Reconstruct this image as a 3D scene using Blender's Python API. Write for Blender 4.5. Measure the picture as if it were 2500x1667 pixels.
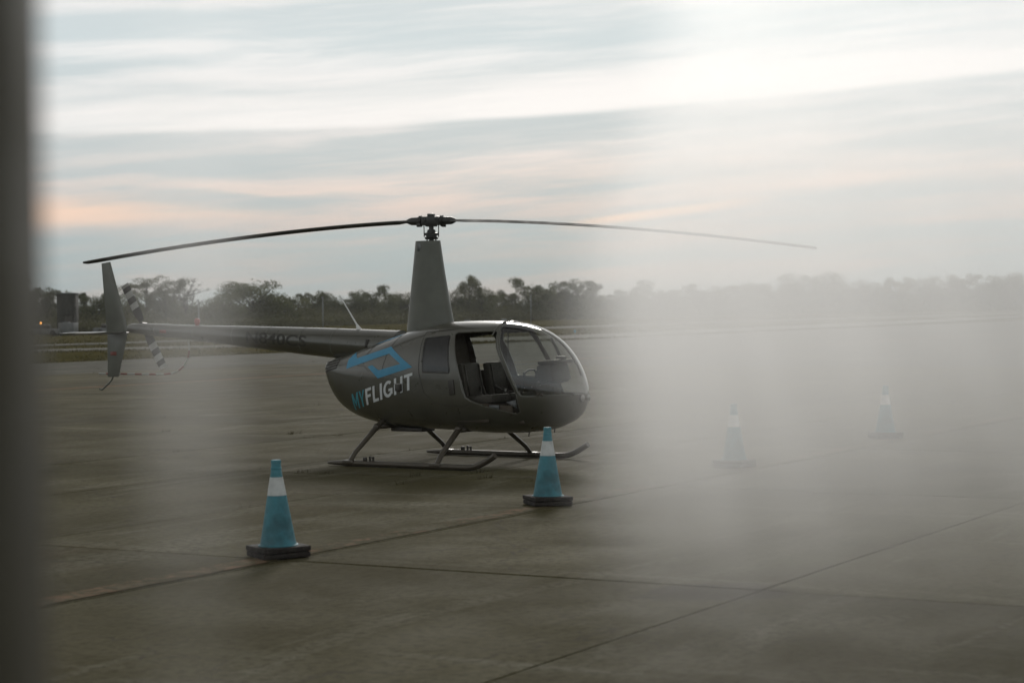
import bpy, bmesh, math, random
from mathutils import Vector, Matrix
sc = bpy.context.scene
C = sc.collection
for o in list(bpy.data.objects): bpy.data.objects.remove(o)
random.seed(7)
R = math.radians

# ------------------------------------------------------------------ camera
CAMH, PIT, ROLL = 1.9578, -0.0155, 0.012
cam = bpy.data.cameras.new('camera'); camo = bpy.data.objects.new('camera', cam); C.objects.link(camo)
cam.lens = 70; cam.sensor_width = 36; cam.sensor_fit = 'HORIZONTAL'; cam.clip_start = 0.05; cam.clip_end = 9000
F = Vector((0, math.cos(PIT), math.sin(PIT))); R0 = Vector((1, 0, 0)); U0 = Vector((0, -math.sin(PIT), math.cos(PIT)))
cr, sr = math.cos(ROLL), math.sin(ROLL)
RX = R0*cr - U0*sr; UP = R0*sr + U0*cr
camo.matrix_world = Matrix(((RX.x, UP.x, -F.x, 0), (RX.y, UP.y, -F.y, 0), (RX.z, UP.z, -F.z, CAMH), (0, 0, 0, 1)))
cam.dof.use_dof = True; cam.dof.focus_distance = 25.5; cam.dof.aperture_fstop = 2.8
sc.camera = camo

# ------------------------------------------------------------------ render settings
sc.render.engine = 'CYCLES'
sc.cycles.use_denoising = True
sc.cycles.max_bounces = 10; sc.cycles.transparent_max_bounces = 24; sc.cycles.volume_bounces = 4; sc.cycles.adaptive_threshold = .02
sc.cycles.diffuse_bounces = 3; sc.cycles.glossy_bounces = 4
sc.cycles.caustics_reflective = False; sc.cycles.caustics_refractive = False
sc.view_settings.view_transform = 'Standard'; sc.view_settings.look = 'None'
sc.view_settings.exposure = 0.0; sc.view_settings.gamma = 1.0; sc.view_settings.use_curve_mapping = False

# ------------------------------------------------------------------ node helper
class NT:
    def __init__(s, tree): s.t = tree; s.n = tree.nodes; s.l = tree.links
    def node(s, typ, **kw):
        n = s.n.new(typ)
        for k, v in kw.items():
            if k.startswith('_'): setattr(n, k[1:], v)
        return n
    def put(s, sock, v):
        if v is None: return
        if isinstance(v, bpy.types.NodeSocket): s.l.new(v, sock)
        else:
            if isinstance(v, (tuple, list)) and sock.type == 'RGBA' and len(v) == 3: v = (*v, 1)
            sock.default_value = v
    def m(s, op, a, b=None, c=None, clamp=False):
        n = s.n.new('ShaderNodeMath'); n.operation = op; n.use_clamp = clamp
        s.put(n.inputs[0], a); s.put(n.inputs[1], b); s.put(n.inputs[2], c)
        return n.outputs[0]
    def mr(s, v, a, b, c=0.0, d=1.0, smooth=True):
        n = s.n.new('ShaderNodeMapRange'); n.interpolation_type = 'SMOOTHSTEP' if smooth else 'LINEAR'
        for i, x in enumerate((v, a, b, c, d)): s.put(n.inputs[i], x)
        return n.outputs[0]
    def mix(s, f, a, b, blend='MIX'):
        n = s.n.new('ShaderNodeMix'); n.data_type = 'RGBA'; n.blend_type = blend
        s.put(n.inputs[0], f); s.put(n.inputs[6], a); s.put(n.inputs[7], b)
        return n.outputs[2]
    def noise(s, vec, scale=1.0, detail=4.0, rough=0.55, dist=0.0):
        n = s.n.new('ShaderNodeTexNoise'); s.put(n.inputs['Vector'], vec)
        n.inputs['Scale'].default_value = scale; n.inputs['Detail'].default_value = detail
        n.inputs['Roughness'].default_value = rough; n.inputs['Distortion'].default_value = dist
        return n.outputs['Fac']
    def comb(s, x, y, z):
        n = s.n.new('ShaderNodeCombineXYZ'); s.put(n.inputs[0], x); s.put(n.inputs[1], y); s.put(n.inputs[2], z); return n.outputs[0]
    def sep(s, v):
        n = s.n.new('ShaderNodeSeparateXYZ'); s.put(n.inputs[0], v); return n.outputs
    def ramp(s, f, pts):
        n = s.n.new('ShaderNodeValToRGB'); s.put(n.inputs[0], f); e = n.color_ramp.elements
        while len(e) < len(pts): e.new(0.5)
        for el, (p, c) in zip(e, pts): el.position = p; el.color = (*c, 1)
        return n.outputs[0]

# ------------------------------------------------------------------ world: veiled sky with cirrus streaks
SUN_AZ, SUN_EL = R(4), R(25)
world = bpy.data.worlds.new('World'); sc.world = world; world.use_nodes = True
t = NT(world.node_tree); t.n.clear()
tc = t.node('ShaderNodeTexCoord'); d = t.sep(tc.outputs['Generated'])
x, y, z = d[0], d[1], d[2]
el = t.m('ARCSINE', t.m('MAXIMUM', z, -0.02))
nish = t.node('ShaderNodeTexSky', _sky_type='NISHITA')
nish.sun_disc = False; nish.sun_elevation = SUN_EL; nish.sun_rotation = SUN_AZ; nish.air_density = 1.0; nish.dust_density = 1.5; nish.ozone_density = 2.0
# thin high overcast seen through: colour by elevation
veil = t.ramp(t.m('MULTIPLY', el, 1/1.5708), [(0.0, (.32, .41, .45)), (.019, (.37, .465, .50)), (.035, (.47, .535, .56)), (.055, (.56, .615, .63)),
    (.085, (.63, .71, .735)), (.16, (.62, .66, .67)), (.4, (.32, .325, .315)), (1.0, (.24, .24, .23))])
wob = t.m('MULTIPLY', t.m('SUBTRACT', t.noise(t.comb(t.m('MULTIPLY', x, 7), t.m('MULTIPLY', y, 7), 0), 1, 2), .5), .010)
w = t.m('ADD', t.m('SUBTRACT', el, t.m('MULTIPLY', x, .052)), wob)
st1 = t.noise(t.comb(t.m('MULTIPLY', x, 5.0), t.m('MULTIPLY', y, 5.0), t.m('MULTIPLY', w, 62)), 1, 7, .56, .25)
w2 = t.m('SUBTRACT', el, t.m('MULTIPLY', x, .085))
st2 = t.noise(t.comb(t.m('MULTIPLY', x, 9.0), t.m('MULTIPLY', y, 9.0), t.m('MULTIPLY', w2, 150)), 1, 6, .6, .35)
c1 = t.mr(st1, .40, .68); c2 = t.mr(st2, .45, .72)
hi = t.mr(el, .010, .095, .50, 1.0)
cover = t.m('MULTIPLY', t.m('ADD', t.m('MULTIPLY', c1, .85), t.m('MULTIPLY', c2, .24)), hi, clamp=True)
ccol = t.ramp(t.m('MULTIPLY', el, 1/1.5708), [(0.0, (.52, .44, .42)), (.024, (.80, .60, .53)), (.04, (.92, .75, .67)), (.058, (.90, .86, .84)), (.08, (.94, .93, .92)), (.16, (.75, .74, .72)), (.4, (.38, .375, .36)), (1.0, (.28, .275, .26))])
sky = t.mix(cover, veil, ccol)
# long bright bank of cirrus with a clean lower edge
edge = t.m('ADD', t.m('ADD', t.m('MULTIPLY', x, .05), t.m('MULTIPLY', t.m('MULTIPLY', x, x), .07)), .0950)
wb = t.m('ADD', t.m('SUBTRACT', el, edge), t.m('MULTIPLY', wob, .25))
band = t.m('MULTIPLY', t.mr(wb, -.0005, .0035), t.mr(wb, .006, .032, 1, 0))
band = t.m('MULTIPLY', band, t.mr(st2, .25, .55, .72, 1.0))
band = t.m('MULTIPLY', band, t.mr(x, -.33, .02, .6, 1.0))
front = t.mr(y, 0.2, .6)
sky = t.mix(t.m('MULTIPLY', band, front), sky, (.985, .96, .94))
# darker clear lane under the bank
lane = t.m('MULTIPLY', t.mr(wb, -.03, -.002), t.mr(wb, -.002, .001, 1, 0))
sky = t.mix(t.m('MULTIPLY', t.m('MULTIPLY', lane, front), .22), sky, (.56, .62, .645))
# one short sunlit wisp low on the right
wl = t.m('SUBTRACT', el, t.m('ADD', t.m('MULTIPLY', t.m('SUBTRACT', x, .075), .115), .0485))
wisp = t.m('MULTIPLY', t.m('MULTIPLY', t.mr(wl, -.0045, -.0005), t.mr(wl, -.0002, .0026, 1, 0)), t.m('MULTIPLY', t.mr(x, .015, .07), t.mr(x, .085, .14, 1, 0)))
sky = t.mix(t.m('MULTIPLY', t.m('MULTIPLY', wisp, front), 1.0), sky, (1.0, .72, .56))
# warm wisps low on the left
wl2 = t.m('SUBTRACT', el, t.m('ADD', t.m('MULTIPLY', t.m('ADD', x, .2), .03), .050))
warm = t.m('MULTIPLY', t.m('MULTIPLY', t.mr(wl2, -.009, -.001), t.mr(wl2, .002, .012, 1, 0)), t.mr(x, -.24, -.08, 1.0, 0))
warm = t.m('MULTIPLY', warm, t.mr(st1, .38, .58, .25, 1))
sky = t.mix(t.m('MULTIPLY', t.m('MULTIPLY', warm, front), .95), sky, (.95, .69, .55))
lum = t.mix(1.0, sky, (9.6, 9.6, 9.6), 'MULTIPLY')
fin = t.mix(.04, lum, nish.outputs[0])
bg = t.node('ShaderNodeBackground'); t.put(bg.inputs[0], fin); bg.inputs[1].default_value = 0.1
wo = t.node('ShaderNodeOutputWorld'); t.l.new(bg.outputs[0], wo.inputs[0])

# ------------------------------------------------------------------ sun, veiled by thin cloud
sl = bpy.data.lights.new('sun', 'SUN'); so = bpy.data.objects.new('sun', sl); C.objects.link(so)
sl.energy = 1.15; sl.angle = R(12); sl.color = (1.0, .95, .89)
sd = Vector((math.sin(SUN_AZ)*math.cos(SUN_EL), math.cos(SUN_AZ)*math.cos(SUN_EL), math.sin(SUN_EL)))
so.rotation_euler = sd.to_track_quat('Z', 'Y').to_euler(); so.location = (0, 0, 40)

# ------------------------------------------------------------------ materials
def mat(name):
    m = bpy.data.materials.new(name); m.use_nodes = True
    t = NT(m.node_tree); t.n.clear()
    out = t.node('ShaderNodeOutputMaterial'); p = t.node('ShaderNodeBsdfPrincipled'); t.l.new(p.outputs[0], out.inputs[0])
    return m, t, p, out
def simple(name, col, rough=.5, metal=0.0, var=.12, scale=6.0, bump=0.0, coat=0.0, spec=.5, bscale=40):
    m, t, p, o = mat(name)
    tc = t.node('ShaderNodeTexCoord').outputs['Object']
    n = t.noise(tc, scale, 5)
    k = t.mr(n, .3, .7, 1-var, 1+var)
    t.put(p.inputs['Base Color'], t.mix(1.0, col, t.comb(k, k, k), 'MULTIPLY'))
    t.put(p.inputs['Roughness'], t.mr(t.noise(tc, scale*2.3, 4), .3, .7, rough*.85, min(1, rough*1.15)))
    p.inputs['Metallic'].default_value = metal; p.inputs['Coat Weight'].default_value = coat; p.inputs['Coat Roughness'].default_value = .09
    p.inputs['Specular IOR Level'].default_value = spec
    if bump:
        b = t.node('ShaderNodeBump'); b.inputs['Strength'].default_value = bump; b.inputs['Distance'].default_value = .01
        t.put(b.inputs['Height'], t.noise(tc, bscale, 4)); t.l.new(b.outputs[0], p.inputs['Normal'])
    return m
AX = R(60.5); UX, UY = math.cos(AX), math.sin(AX)
def world_un(t):
    g = t.node('ShaderNodeNewGeometry').outputs['Position']; s = t.sep(g)
    u = t.m('ADD', t.m('MULTIPLY', s[0], UX), t.m('MULTIPLY', s[1], UY))
    n = t.m('SUBTRACT', t.m('MULTIPLY', s[0], UY), t.m('MULTIPLY', s[1], UX))
    return g, u, n
def concrete(name, base=(.092, .083, .045), joints=False, slab=False, paint=None, spec=.022):
    m, t, p, o = mat(name)
    g, u, n = world_un(t)
    flat = t.comb(u, n, 0)
    big = t.noise(flat, .16, 5, .55, .4); mid = t.noise(flat, .9, 6, .6, .3); fine = t.noise(flat, 14, 6, .65); sand = t.noise(flat, 120, 3, .7)
    streak = t.noise(t.comb(t.m('MULTIPLY', u, .16), t.m('MULTIPLY', n, .9), 3.0), 1, 7, .62, 1.1)
    streak2 = t.noise(t.comb(t.m('MULTIPLY', u, .9), t.m('MULTIPLY', n, .14), 9.0), 1, 7, .6, .9)
    col = t.mix(t.mr(big, .32, .68), tuple(c*.72 for c in base), tuple(c*1.24 for c in base))
    col = t.mix(t.mr(mid, .35, .7, 0, .55), col, (base[0]*.72, base[1]*.68, base[2]*.62))
    col = t.mix(t.mr(streak, .52, .70, 0, .75), col, (.180, .170, .128))
    col = t.mix(t.mr(streak2, .56, .72, 0, .6), col, (.185, .176, .134))
    col = t.mix(t.mr(fine, .42, .66, 0, .8), col, (base[0]*.62, base[1]*.58, base[2]*.52))
    k = t.mr(sand, .32, .68, .66, 1.34); col = t.mix(1.0, col, t.comb(k, k, k), 'MULTIPLY')
    # dark oily stain of irregular outline
    s = t.sep(g); dx = t.m('DIVIDE', t.m('SUBTRACT', s[0], 1.35), .62); dy = t.m('DIVIDE', t.m('SUBTRACT', s[1], 13.75), .50)
    rr = t.m('SQRT', t.m('ADD', t.m('MULTIPLY', dx, dx), t.m('MULTIPLY', dy, dy)))
    rr = t.m('ADD', rr, t.m('MULTIPLY', t.m('SUBTRACT', t.noise(flat, 3.0, 6, .7), .5), 2.6))
    col = t.mix(t.mr(rr, .55, 1.0, .62, 0), col, (.05, .042, .034))
    spots = t.noise(flat, .55, 5, .7, .8); col = t.mix(t.mr(spots, .70, .82, 0, .22), col, (.046, .038, .027))
    rust = t.noise(flat, .33, 5, .65, .6); col = t.mix(t.mr(rust, .60, .80, 0, .4), col, (.115, .078, .045))
    if slab:
        oi = t.node('ShaderNodeObjectInfo').outputs['Random']
        k = t.mr(oi, 0, 1, .86, 1.12, False); col = t.mix(1.0, col, t.comb(k, k, t.m('MULTIPLY', k, .99)), 'MULTIPLY')
        # hairline cracks
        v = t.node('ShaderNodeTexVoronoi', _feature='DISTANCE_TO_EDGE'); wv = t.noise(flat, .8, 5, .6); v.inputs['Scale'].default_value = .22
        t.put(v.inputs['Vector'], t.comb(t.m('ADD', u, t.m('MULTIPLY', wv, 2.2)), t.m('ADD', n, t.m('MULTIPLY', t.noise(flat, 1.3, 5), 1.6)), 0))
        ck = t.m('MULTIPLY', t.mr(v.outputs['Distance'], .0015, .0045, 1, 0), t.mr(big, .42, .6, 0, 1))
        col = t.mix(t.m('MULTIPLY', ck, .6), col, (.05, .042, .033))
    if joints:
        ju = t.m('ABSOLUTE', t.m('SUBTRACT', t.m('FRACT', t.m('DIVIDE', t.m('SUBTRACT', u, 32.1), 6.1)), .5))
        jn = t.m('ABSOLUTE', t.m('SUBTRACT', t.m('FRACT', t.m('DIVIDE', t.m('SUBTRACT', n, -46.1), 3.1)), .5))
        wj = t.mr(t.noise(flat, .5, 4), .35, .65, .0, .03)
        j = t.m('MAXIMUM', t.mr(ju, t.m('SUBTRACT', .496, wj), .4985), t.mr(jn, t.m('SUBTRACT', .492, wj), .497))
        col = t.mix(t.m('MULTIPLY', j, .6), col, (.055, .05, .034))
    if paint:
        pc, thr = paint
        wear = t.noise(flat, 5.5, 8, .72, .5); wear2 = t.noise(flat, .7, 4)
        col = t.mix(t.mr(t.m('ADD', wear, t.m('MULTIPLY', wear2, .35)), thr-.07, thr+.09, 0, .85), col, pc)
    t.put(p.inputs['Base Color'], col)
    t.put(p.inputs['Roughness'], t.mr(t.m('ADD', mid, t.m('MULTIPLY', streak, .5)), .45, 1.1, .70, .88)); p.inputs['Specular IOR Level'].default_value = spec
    b = t.node('ShaderNodeBump'); b.inputs['Strength'].default_value = .55; b.inputs['Distance'].default_value = .012
    t.put(b.inputs['Height'], t.m('ADD', t.m('MULTIPLY', fine, .6), t.m('ADD', t.m('MULTIPLY', mid, 1.2), t.m('MULTIPLY', sand, .25))))
    t.l.new(b.outputs[0], p.inputs['Normal'])
    return m
def grassmat(name, a, b, c):
    m, t, p, o = mat(name)
    g, u, n = world_un(t); flat = t.comb(u, n, 0)
    col = t.mix(t.mr(t.noise(flat, .06, 5, .6, .5), .35, .65), a, b)
    col = t.mix(t.mr(t.noise(flat, .9, 6, .7), .4, .75, 0, .7), col, c)
    k = t.mr(t.noise(flat, 6, 4, .7), .3, .7, .7, 1.3); col = t.mix(1.0, col, t.comb(k, k, k), 'MULTIPLY')
    t.put(p.inputs['Base Color'], col); p.inputs['Roughness'].default_value = .95; p.inputs['Specular IOR Level'].default_value = 0.0
    bp = t.node('ShaderNodeBump'); bp.inputs['Strength'].default_value = .8; bp.inputs['Distance'].default_value = .15
    t.put(bp.inputs['Height'], t.noise(flat, 3, 5, .7)); t.l.new(bp.outputs[0], p.inputs['Normal'])
    return m
def leafmat(name, a, b):
    m, t, p, o = mat(name)
    gi = t.node('ShaderNodeNewGeometry'); oi = t.node('ShaderNodeObjectInfo').outputs['Random']
    col = t.mix(gi.outputs['Random Per Island'], a, b)
    k = t.mr(oi, 0, 1, .75, 1.25, False); col = t.mix(1.0, col, t.comb(k, k, t.m('MULTIPLY', k, .95)), 'MULTIPLY')
    t.put(p.inputs['Base Color'], col); p.inputs['Roughness'].default_value = .7; p.inputs['Specular IOR Level'].default_value = .25
    tr = t.node('ShaderNodeBsdfTranslucent'); t.put(tr.inputs[0], col)
    mx = t.node('ShaderNodeMixShader'); mx.inputs[0].default_value = .38
    t.l.new(p.outputs[0], mx.inputs[1]); t.l.new(tr.outputs[0], mx.inputs[2]); t.l.new(mx.outputs[0], o.inputs[0])
    return m
def glassmat(name, tint, refl=1.0):
    m, t, p, o = mat(name); t.n.remove(p)
    tr = t.node('ShaderNodeBsdfTransparent'); t.put(tr.inputs[0], tint)
    gl = t.node('ShaderNodeBsdfGlossy'); gl.inputs['Roughness'].default_value = .03
    t.put(gl.inputs[0], (refl, refl, refl))
    ge = t.node('ShaderNodeNewGeometry'); dt = t.node('ShaderNodeVectorMath', _operation='DOT_PRODUCT'); t.l.new(ge.outputs['Normal'], dt.inputs[0]); t.l.new(ge.outputs['Incoming'], dt.inputs[1])
    fz = t.m('ADD', t.m('MULTIPLY', t.m('POWER', t.m('SUBTRACT', 1.0, t.m('ABSOLUTE', dt.outputs['Value'], clamp=True)), 5.0), .94), .055)
    tc = t.node('ShaderNodeTexCoord').outputs['Object']
    f = t.m('ADD', t.m('MULTIPLY', fz, 1.35), t.mr(t.noise(tc, 5, 5, .7), .4, .8, 0, .015), clamp=True)
    mx = t.node('ShaderNodeMixShader'); t.put(mx.inputs[0], f); t.l.new(tr.outputs[0], mx.inputs[1]); t.l.new(gl.outputs[0], mx.inputs[2]); t.l.new(mx.outputs[0], o.inputs[0])
    return m
def emit(name, col, s):
    m, t, p, o = mat(name); t.put(p.inputs['Base Color'], col); t.put(p.inputs['Emission Color'], col); p.inputs['Emission Strength'].default_value = s
    return m
M = {}
M['slab'] = concrete('concrete_slab', slab=True)
M['apron'] = concrete('concrete_far', base=(.082, .082, .062), joints=True, spec=.035)
M['bed'] = simple('joint_soil', (.045, .038, .027), .95, scale=2)
M['taxi'] = concrete('taxiway_asphalt', base=(.15, .15, .125), spec=.03)
M['line'] = concrete('worn_orange_paint', paint=((.190, .118, .074), .72))
M['line2'] = concrete('faded_orange_paint', paint=((.20, .115, .062), .60))
M['grass'] = grassmat('dry_grass', (.078, .070, .026), (.108, .092, .038), (.054, .050, .018))
M['tuft'] = leafmat('grass_tuft', (.062, .057, .022), (.10, .086, .036))
M['weed'] = leafmat('joint_weed', (.035, .032, .014), (.075, .062, .028))
M['leaf'] = leafmat('tree_leaf', (.072, .082, .038), (.120, .130, .062))
M['leaf2'] = leafmat('olive_leaf', (.080, .086, .040), (.130, .132, .066))
M['scrub'] = leafmat('scrub_leaf', (.076, .078, .036), (.125, .120, .060))
M['bark'] = simple('bark', (.055, .045, .035), .9, scale=4, bump=.5)
M['paint'] = simple('charcoal_metallic_paint', (.070, .067, .049), .32, .12, var=.10, scale=3, coat=.8)
M['mastp'] = simple('charcoal_satin_paint', (.108, .112, .088), .42, .10, var=.10, scale=4, coat=.2)
M['trim'] = simple('black_trim', (.030, .025, .019), .5, scale=8)
M['interior'] = simple('cabin_lining', (.062, .049, .034), .8, scale=8)
M['seat'] = simple('seat_upholstery', (.050, .045, .035), .7, scale=20, bump=.3)
M['black'] = simple('black_plastic', (.034, .029, .022), .45, scale=9)
M['steel'] = simple('brushed_steel', (.30, .29, .27), .35, .8, scale=12)
M['dsteel'] = simple('dark_hub_metal', (.055, .055, .052), .4, .5, scale=20, bump=.2)
M['skid'] = simple('skid_tube_paint', (.066, .054, .038), .40, .3, scale=7, coat=.2)
M['blade'] = simple('rotor_blade_paint', (.105, .104, .095), .85, .0, scale=2, spec=.15)
M['white'] = simple('white_paint', (.72, .72, .70), .45, scale=6, var=.07)
M['worn'] = simple('worn_white_paint', (.40, .40, .38), .6, scale=9, var=.15)
M['wletter'] = simple('white_vinyl', (.60, .62, .62), .5, scale=6, var=.05)
M['tletter'] = simple('teal_vinyl', (.055, .26, .31), .5, scale=6, var=.05)
M['blue'] = simple('blue_vinyl', (.050, .27, .44), .45, scale=6, var=.05)
M['dletter'] = simple('dark_brown_vinyl', (.040, .036, .027), .6, scale=6)
M['red'] = simple('red_paint', (.22, .045, .03), .5, scale=6)
M['redlens'] = simple('red_lens', (.30, .03, .02), .2, scale=6)
M['cone'] = simple('blue_cone_plastic', (.045, .180, .220), .6, var=.38, scale=5, bump=.1)
M['collar'] = simple('reflective_collar', (.50, .52, .51), .5, var=.2, scale=9)
M['rubber'] = simple('black_rubber', (.020, .015, .012), .85, var=.3, scale=14, bump=.5)
M['glass'] = glassmat('windshield_acrylic', (.72, .74, .71))
M['dglass'] = glassmat('tinted_window', (.30, .30, .28), .7)
M['lamp'] = glassmat('landing_light_lens', (.75, .75, .75))
M['post'] = simple('dark_bronze_frame', (.058, .050, .029), .6, var=.15, scale=3)
M['shed'] = simple('dark_cladding', (.024, .023, .017), .8, scale=2)
M['roof'] = simple('pale_roof_edge', (.075, .085, .085), .6, scale=1)
M['grey'] = simple('galvanised', (.20, .21, .21), .5, .3, scale=3)
M['cart'] = simple('pale_cart_paint', (.12, .127, .127), .5, scale=2)
M['amber'] = emit('amber_lamp', (1.0, .42, .08), 3.0)
M['bluelens'] = simple('blue_lens', (.05, .30, .42), .25, scale=6)

# ------------------------------------------------------------------ mesh helpers
def link(name, me, m=None, parent=None, smooth=True):
    if m is not None and not me.materials: me.materials.append(m)
    if smooth:
        for p in me.polygons: p.use_smooth = True
    o = bpy.data.objects.new(name, me); C.objects.link(o)
    if parent is not None: o.parent = parent
    return o
def from_bm(name, bm, m, parent=None, smooth=True, sharp=35):
    me = bpy.data.meshes.new(name); bmesh.ops.recalc_face_normals(bm, faces=bm.faces)
    for e in bm.edges:
        if len(e.link_faces) == 2 and e.calc_face_angle(0) > R(sharp): e.smooth = False
    bm.to_mesh(me); bm.free()
    return link(name, me, m, parent, smooth)
def empty(name, loc, rz=0.0, label=None, cat=None, group=None):
    o = bpy.data.objects.new(name, None); C.objects.link(o); o.location = loc; o.rotation_euler = (0, 0, rz)
    o.empty_display_size = .2
    if label: tag(o, label, cat, group)
    return o
def tag(o, label=None, cat=None, group=None, kind=None):
    if label: o['label'] = label
    if cat: o['category'] = cat
    if group: o['group'] = group
    if kind: o['kind'] = kind
    return o
def box(bm, c, s, rot=None, bev=0.0):
    r = bmesh.ops.create_cube(bm, size=1.0); vs = r['verts']
    for v in vs: v.co = Vector((v.co.x*s[0], v.co.y*s[1], v.co.z*s[2]))
    if bev:
        es = list({e for v in vs for e in v.link_edges})
        rb = bmesh.ops.bevel(bm, geom=es, offset=bev, segments=2, affect='EDGES', profile=.6)
        vs = list({v for f in rb['faces'] for v in f.verts} | {v for v in vs if v.is_valid})
        seen = set(vs); st = list(vs)
        while st:
            v = st.pop()
            for e in v.link_edges:
                o = e.other_vert(v)
                if o not in seen: seen.add(o); st.append(o)
        vs = list(seen)
    for v in vs: v.co = (rot @ v.co if rot else v.co) + Vector(c)
    return vs
def tube(bm, pts, rad, seg=12, cap=True, flat=1.0):
    pts = [Vector(p) for p in pts]; n = len(pts)
    if not hasattr(rad, '__len__'): rad = [rad]*n
    rings = []; prev = None
    for i, p in enumerate(pts):
        tg = (pts[min(i+1, n-1)] - pts[max(i-1, 0)]).normalized()
        if prev is None:
            a = Vector((0, 0, 1)) if abs(tg.z) < .9 else Vector((1, 0, 0))
            prev = (a - tg*a.dot(tg)).normalized()
        else: prev = (prev - tg*prev.dot(tg)).normalized()
        b = tg.cross(prev)
        rings.append([bm.verts.new(p + (prev*math.cos(2*math.pi*k/seg)*flat + b*math.sin(2*math.pi*k/seg))*rad[i]) for k in range(seg)])
    for i in range(n-1):
        for k in range(seg): bm.faces.new((rings[i][k], rings[i][(k+1) % seg], rings[i+1][(k+1) % seg], rings[i+1][k]))
    if cap: bm.faces.new(rings[0][::-1]); bm.faces.new(rings[-1])
    return rings
def lathe(bm, prof, seg=32, c=(0, 0, 0)):
    rings = []
    for r, zz in prof:
        rings.append([bm.verts.new((c[0]+r*math.cos(2*math.pi*k/seg), c[1]+r*math.sin(2*math.pi*k/seg), c[2]+zz)) for k in range(seg)])
    for i in range(len(prof)-1):
        for k in range(seg): bm.faces.new((rings[i][k], rings[i][(k+1) % seg], rings[i+1][(k+1) % seg], rings[i+1][k]))
    bm.faces.new(rings[0][::-1]); bm.faces.new(rings[-1])
def tube_obj(name, pts, rad, m, parent, seg=12, **k):
    bm = bmesh.new(); tube(bm, pts, rad, seg, **k); return from_bm(name, bm, m, parent)
def box_obj(name, c, s, m, parent, rot=None, bev=0.0):
    bm = bmesh.new(); box(bm, c, s, rot, bev); return from_bm(name, bm, m, parent)
def poly_sheet(name, pts, zz, m, parent=None):
    me = bpy.data.meshes.new(name); me.from_pydata([(p[0], p[1], zz) for p in pts], [], [list(range(len(pts)))])
    if me.polygons[0].normal.z < 0: me.flip_normals()
    return link(name, me, m, parent, False)
def un(u, n): return (u*UX + n*UY, u*UY - n*UX)
def catmull(pts, k=8):
    pts = [Vector(p) for p in pts]; out = []
    for i in range(len(pts)-1):
        a, b, c, d_ = pts[max(i-1, 0)], pts[i], pts[i+1], pts[min(i+2, len(pts)-1)]
        for j in range(k):
            s = j/k
            out.append(.5*((2*b) + (c-a)*s + (2*a-5*b+4*c-d_)*s*s + (3*b-a-3*c+d_)*s**3))
    out.append(pts[-1]); return out

# ------------------------------------------------------------------ ground, apron, taxiways
gr = poly_sheet('ground', [(-1500, -300), (1500, -300), (1500, 2500), (-1500, 2500)], -.10, M['grass']); tag(gr, 'dry brownish green airfield grass', kind='structure')
ap = poly_sheet('apron', [(-24.1-40, 75.4-76), (-24.1, 75.4), (-19.8, 82.8), (-11.7, 99.1), (3.6, 129.6), (27.6, 176.3), (63, 245), (190, 490), (400, 400), (300, -200), (-60, -200)], -.045, M['bed'])
tag(ap, 'weathered concrete apron with weedy joints', kind='structure')
NJ = [3.0, -1.2, -5.3, -9.35, -12.25, -15.15, -18.2, -21.3, -24.4, -27.5, -30.6, -33.7, -36.8, -39.9, -43.0, -46.1]
UJ = [0.4, 6.5, 12.85, 19.95, 26.2, 32.1, 38.2, 44.3, 50.4, 56.5, 62.6]
slabmesh = {}
def slab_mesh(lu, ln):
    key = (round(lu, 2), round(ln, 2))
    if key in slabmesh: return slabmesh[key]
    g = .007; b = .009
    vs = []
    for (zz, ins) in ((-.04, 0), (-b, 0), (0, b)):
        hx, hy = lu/2-g-ins, ln/2-g-ins
        vs += [(-hx, -hy, zz), (hx, -hy, zz), (hx, hy, zz), (-hx, hy, zz)]
    fs = [(8, 9, 10, 11)]
    for r in (0, 4): fs += [(r+k, r+(k+1) % 4, r+4+(k+1) % 4, r+4+k) for k in range(4)]
    me = bpy.data.meshes.new('paving_slab'); me.from_pydata(vs, [], fs); me.materials.append(M['slab']); slabmesh[key] = me
    return me
rs = random.Random(3)
for i in range(len(UJ)-1):
    for j in range(len(NJ)-1):
        u0, u1, n1, n0 = UJ[i], UJ[i+1], NJ[j], NJ[j+1]
        um, nm = (u0+u1)/2, (n0+n1)/2
        X, Y = un(um, nm)
        if abs(X) > .30*max(Y, 3)+5.5 or Y < 4: continue
        o = bpy.data.objects.new('paving_slab', slab_mesh(u1-u0, n1-n0)); C.objects.link(o); o.parent = ap
        o.location = (X, Y, rs.uniform(-.003, .0)); o.rotation_euler = (rs.uniform(-.0006, .0006), rs.uniform(-.0006, .0006), AX)
# far part of the apron, too far to tell the slabs apart, plus the part behind the viewer
def far_sheet(name, quad, zz=-.004):
    o = poly_sheet(name, quad, zz, M['apron'], ap); return o
E_ = 62.6
far_sheet('paving_far', [un(E_, -46.1), un(E_, 3.0), (300, 60), (390, 395), (190, 489), (63, 244.8), (27.6, 176.1), (3.6, 129.4), (-11.7, 98.9), (-19.8, 82.6), (-24.1, 75.2), un(E_-6, -46.1-11.5)])
far_sheet('paving_far', [un(E_, -46.1), un(E_-6, -46.1-11.5), un(-20, -52), un(-20, -46.1)])
far_sheet('paving_far', [un(E_, 3.0), un(0.4, 3.0), (40, -60), (300, -100), (300, 60)])
far_sheet('paving_far', [un(0.4, 3.0), un(0.4, -46.1), (-55, -60), (40, -60)])
# painted lines
def ustrip(name, u0, u1, n0, n1, m, zz=.004):
    return tag(poly_sheet(name, [un(u0, n0), un(u1, n0), un(u1, n1), un(u0, n1)], zz, m), kind='structure')
ln = ustrip('painted_line', 5, 62, -9.66, -9.40, M['line']); ln['label'] = 'worn faded orange line under the row of cones'
ln = ustrip('painted_line', 20, 230, -37.0, -36.55, M['line2']); ln['label'] = 'thin orange line behind the helicopter'
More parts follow.
